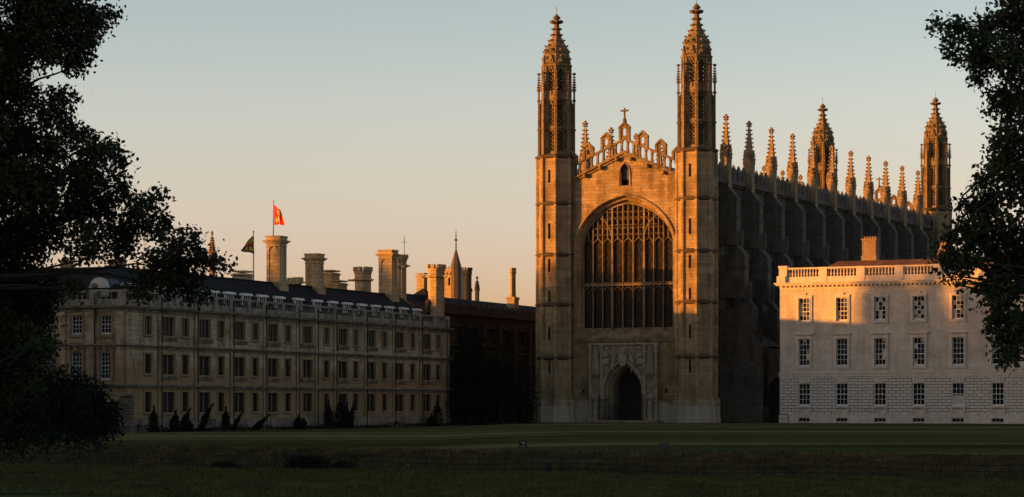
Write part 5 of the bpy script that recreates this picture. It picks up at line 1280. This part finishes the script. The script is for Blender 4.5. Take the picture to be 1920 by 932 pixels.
# person standing by the side-chapel door, dark clothes
def person(loc, rz, label):
    o = empty('person', loc, rz, label, 'person')
    V = [(0,0,.95),(0,.0,1.2),(0,.01,1.42),(0,.0,1.53),(0,-.02,1.66),(0,-.02,1.74),
         (.10,0,.90),(.11,-.02,.50),(.12,.02,.09),(.13,-.12,.04),(-.10,0,.90),(-.12,.03,.50),(-.15,.10,.09),(-.16,-.03,.04),
         (.19,0,1.40),(.25,.0,1.14),(.24,-.08,.90),(-.19,0,1.40),(-.25,-.02,1.14),(-.20,-.16,.96)]
    E_ = [(0,1),(1,2),(2,3),(3,4),(4,5),(0,6),(6,7),(7,8),(8,9),(0,10),(10,11),(11,12),(12,13),(2,14),(14,15),(15,16),(2,17),(17,18),(18,19)]
    rad = [.15,.14,.15,.055,.10,.07,.10,.065,.045,.04,.10,.065,.045,.04,.065,.045,.03,.065,.045,.03]
    me = bpy.data.meshes.new('body'); me.from_pydata(V, E_, [])
    bm = bmesh.new(); bm.from_mesh(me); bm.verts.layers.skin.verify(); bm.to_mesh(me); bm.free()
    b = P('body', me, plain('dark_clothes', (.02,.02,.024)), o)
    sk_ = b.modifiers.new('k', 'SKIN'); 
    for i, r_ in enumerate(rad): me.skin_vertices[0].data[i].radius = (r_, r_*.8)
    me.skin_vertices[0].data[0].use_root = True
    b.modifiers.new('s', 'SUBSURF').levels = 1
    m = MB(); m.ngon(0, -.02, [(1.58,.06),(1.64,.095),(1.72,.105),(1.78,.085),(1.81,.03)], 10); P('hair', m, M['bark'], o, (0, .02, .02))
person((*at(1437.5, 262)[:2], 0), R(20), 'person in dark clothes standing in the shadow beside the pale building')

# rough grass and reeds on both banks
def tufts(name, spots, hmin, hmax, seed, mat, lab=None):
    g = np.random.default_rng(seed); n = len(spots); h = hmin+(hmax-hmin)*g.random(n); a = g.random(n)*pi; w_ = .012+.02*g.random(n)
    lean = g.normal(size=(n, 2))*.35*h[:, None]; d = np.stack([np.cos(a)*w_, np.sin(a)*w_, np.zeros(n)], 1)
    tip = spots+np.stack([lean[:, 0], lean[:, 1], h], 1); mid = spots+np.stack([lean[:, 0]*.3, lean[:, 1]*.3, h*.55], 1)
    v = np.stack([spots-d, spots+d, mid+d*.8, tip, mid-d*.8], 1).reshape(-1, 3)
    me = bpy.data.meshes.new(name); me.vertices.add(5*n); me.vertices.foreach_set('co', v.astype(np.float32).ravel())
    me.loops.add(5*n); me.loops.foreach_set('vertex_index', np.arange(5*n, dtype=np.int32)); me.polygons.add(n)
    me.polygons.foreach_set('loop_start', np.arange(0, 5*n, 5, dtype=np.int32)); me.polygons.foreach_set('loop_total', np.full(n, 5, dtype=np.int32)); me.update(calc_edges=True)
    return P(name, me, mat)
def spots(n, x0, x1, d0, d1, zf, seed):
    g = np.random.default_rng(seed); xx = x0+(x1-x0)*g.random(n); dd = d0+(d1-d0)*g.random(n); out = []
    for x, d in zip(xx, dd): y = y_edge(x)+d; out.append((x, y, zf(x, d, y)))
    return np.array(out)
M['blade_near'] = plain('meadow_blades', (.075,.08,.028), .9, .5, 1.0, spec=.05)
M['blade_far'] = plain('bank_blades', (.085,.066,.03), .9, .5, 1.0, spec=.05)
t1 = tufts('long_grass', spots(60000, -24, 22, -45, -13.9, near_z, 1), .04, .13, 2, M['blade_near']); tag(t1, 'rough dark grass of the near meadow', 'grass', kind='stuff')
t2 = tufts('bank_grass', spots(26000, -34, 24, -4.4, -.2, terrain_z, 3), .06, .22, 4, M['blade_far']); tag(t2, 'brownish rough grass on the far river bank', 'grass', kind='stuff')
def reeds(px, w_, h, lab, seed, dd=-13.0):
    x = (px-960)/F*100; y = y_edge(x)+dd; x = (px-960)/F*y; g = np.random.default_rng(seed); n = 900
    c = np.stack([g.normal(size=n)*w_*.5, g.normal(size=n)*.25, np.full(n, -.15)], 1)
    o = tufts('reed_clump', c, h*.45, h, seed, M['leaf_dark']); o.location = (x, y, -.8); tag(o, lab, 'reeds', 'reed clumps behind the iron fence')
reeds(568, .45, .95, 'tallest dark reed clump behind the fence, left of the others', 11); reeds(592, .25, .9, 'narrow reed clump just right of the tallest one', 12)
reeds(642, .22, .75, 'small reed clump standing apart on the right', 13); reeds(420, .5, .6, 'low reed clump farthest left along the fence', 14)

bd = []
g_ = np.random.default_rng(91)
for k in range(5200):
    t = g_.random()*66; hmax = .25+.45*(.5+.5*sin(t*.9))*(.5+.5*sin(t*.37+1)); o_ = .35+1.5*g_.random(); z = hmax*g_.random()**.7
    bd.append((-31.2+.368*t+.93*o_, 200+.93*t-.368*o_, -.33+z))
bd = np.array(bd); tag(P('border_planting', leaves('border_planting', bd, .14*(.6+.8*g_.random(len(bd))), 92), M['leaf_dark']), 'loose low border plants along the foot of the long building', 'plants', kind='stuff')
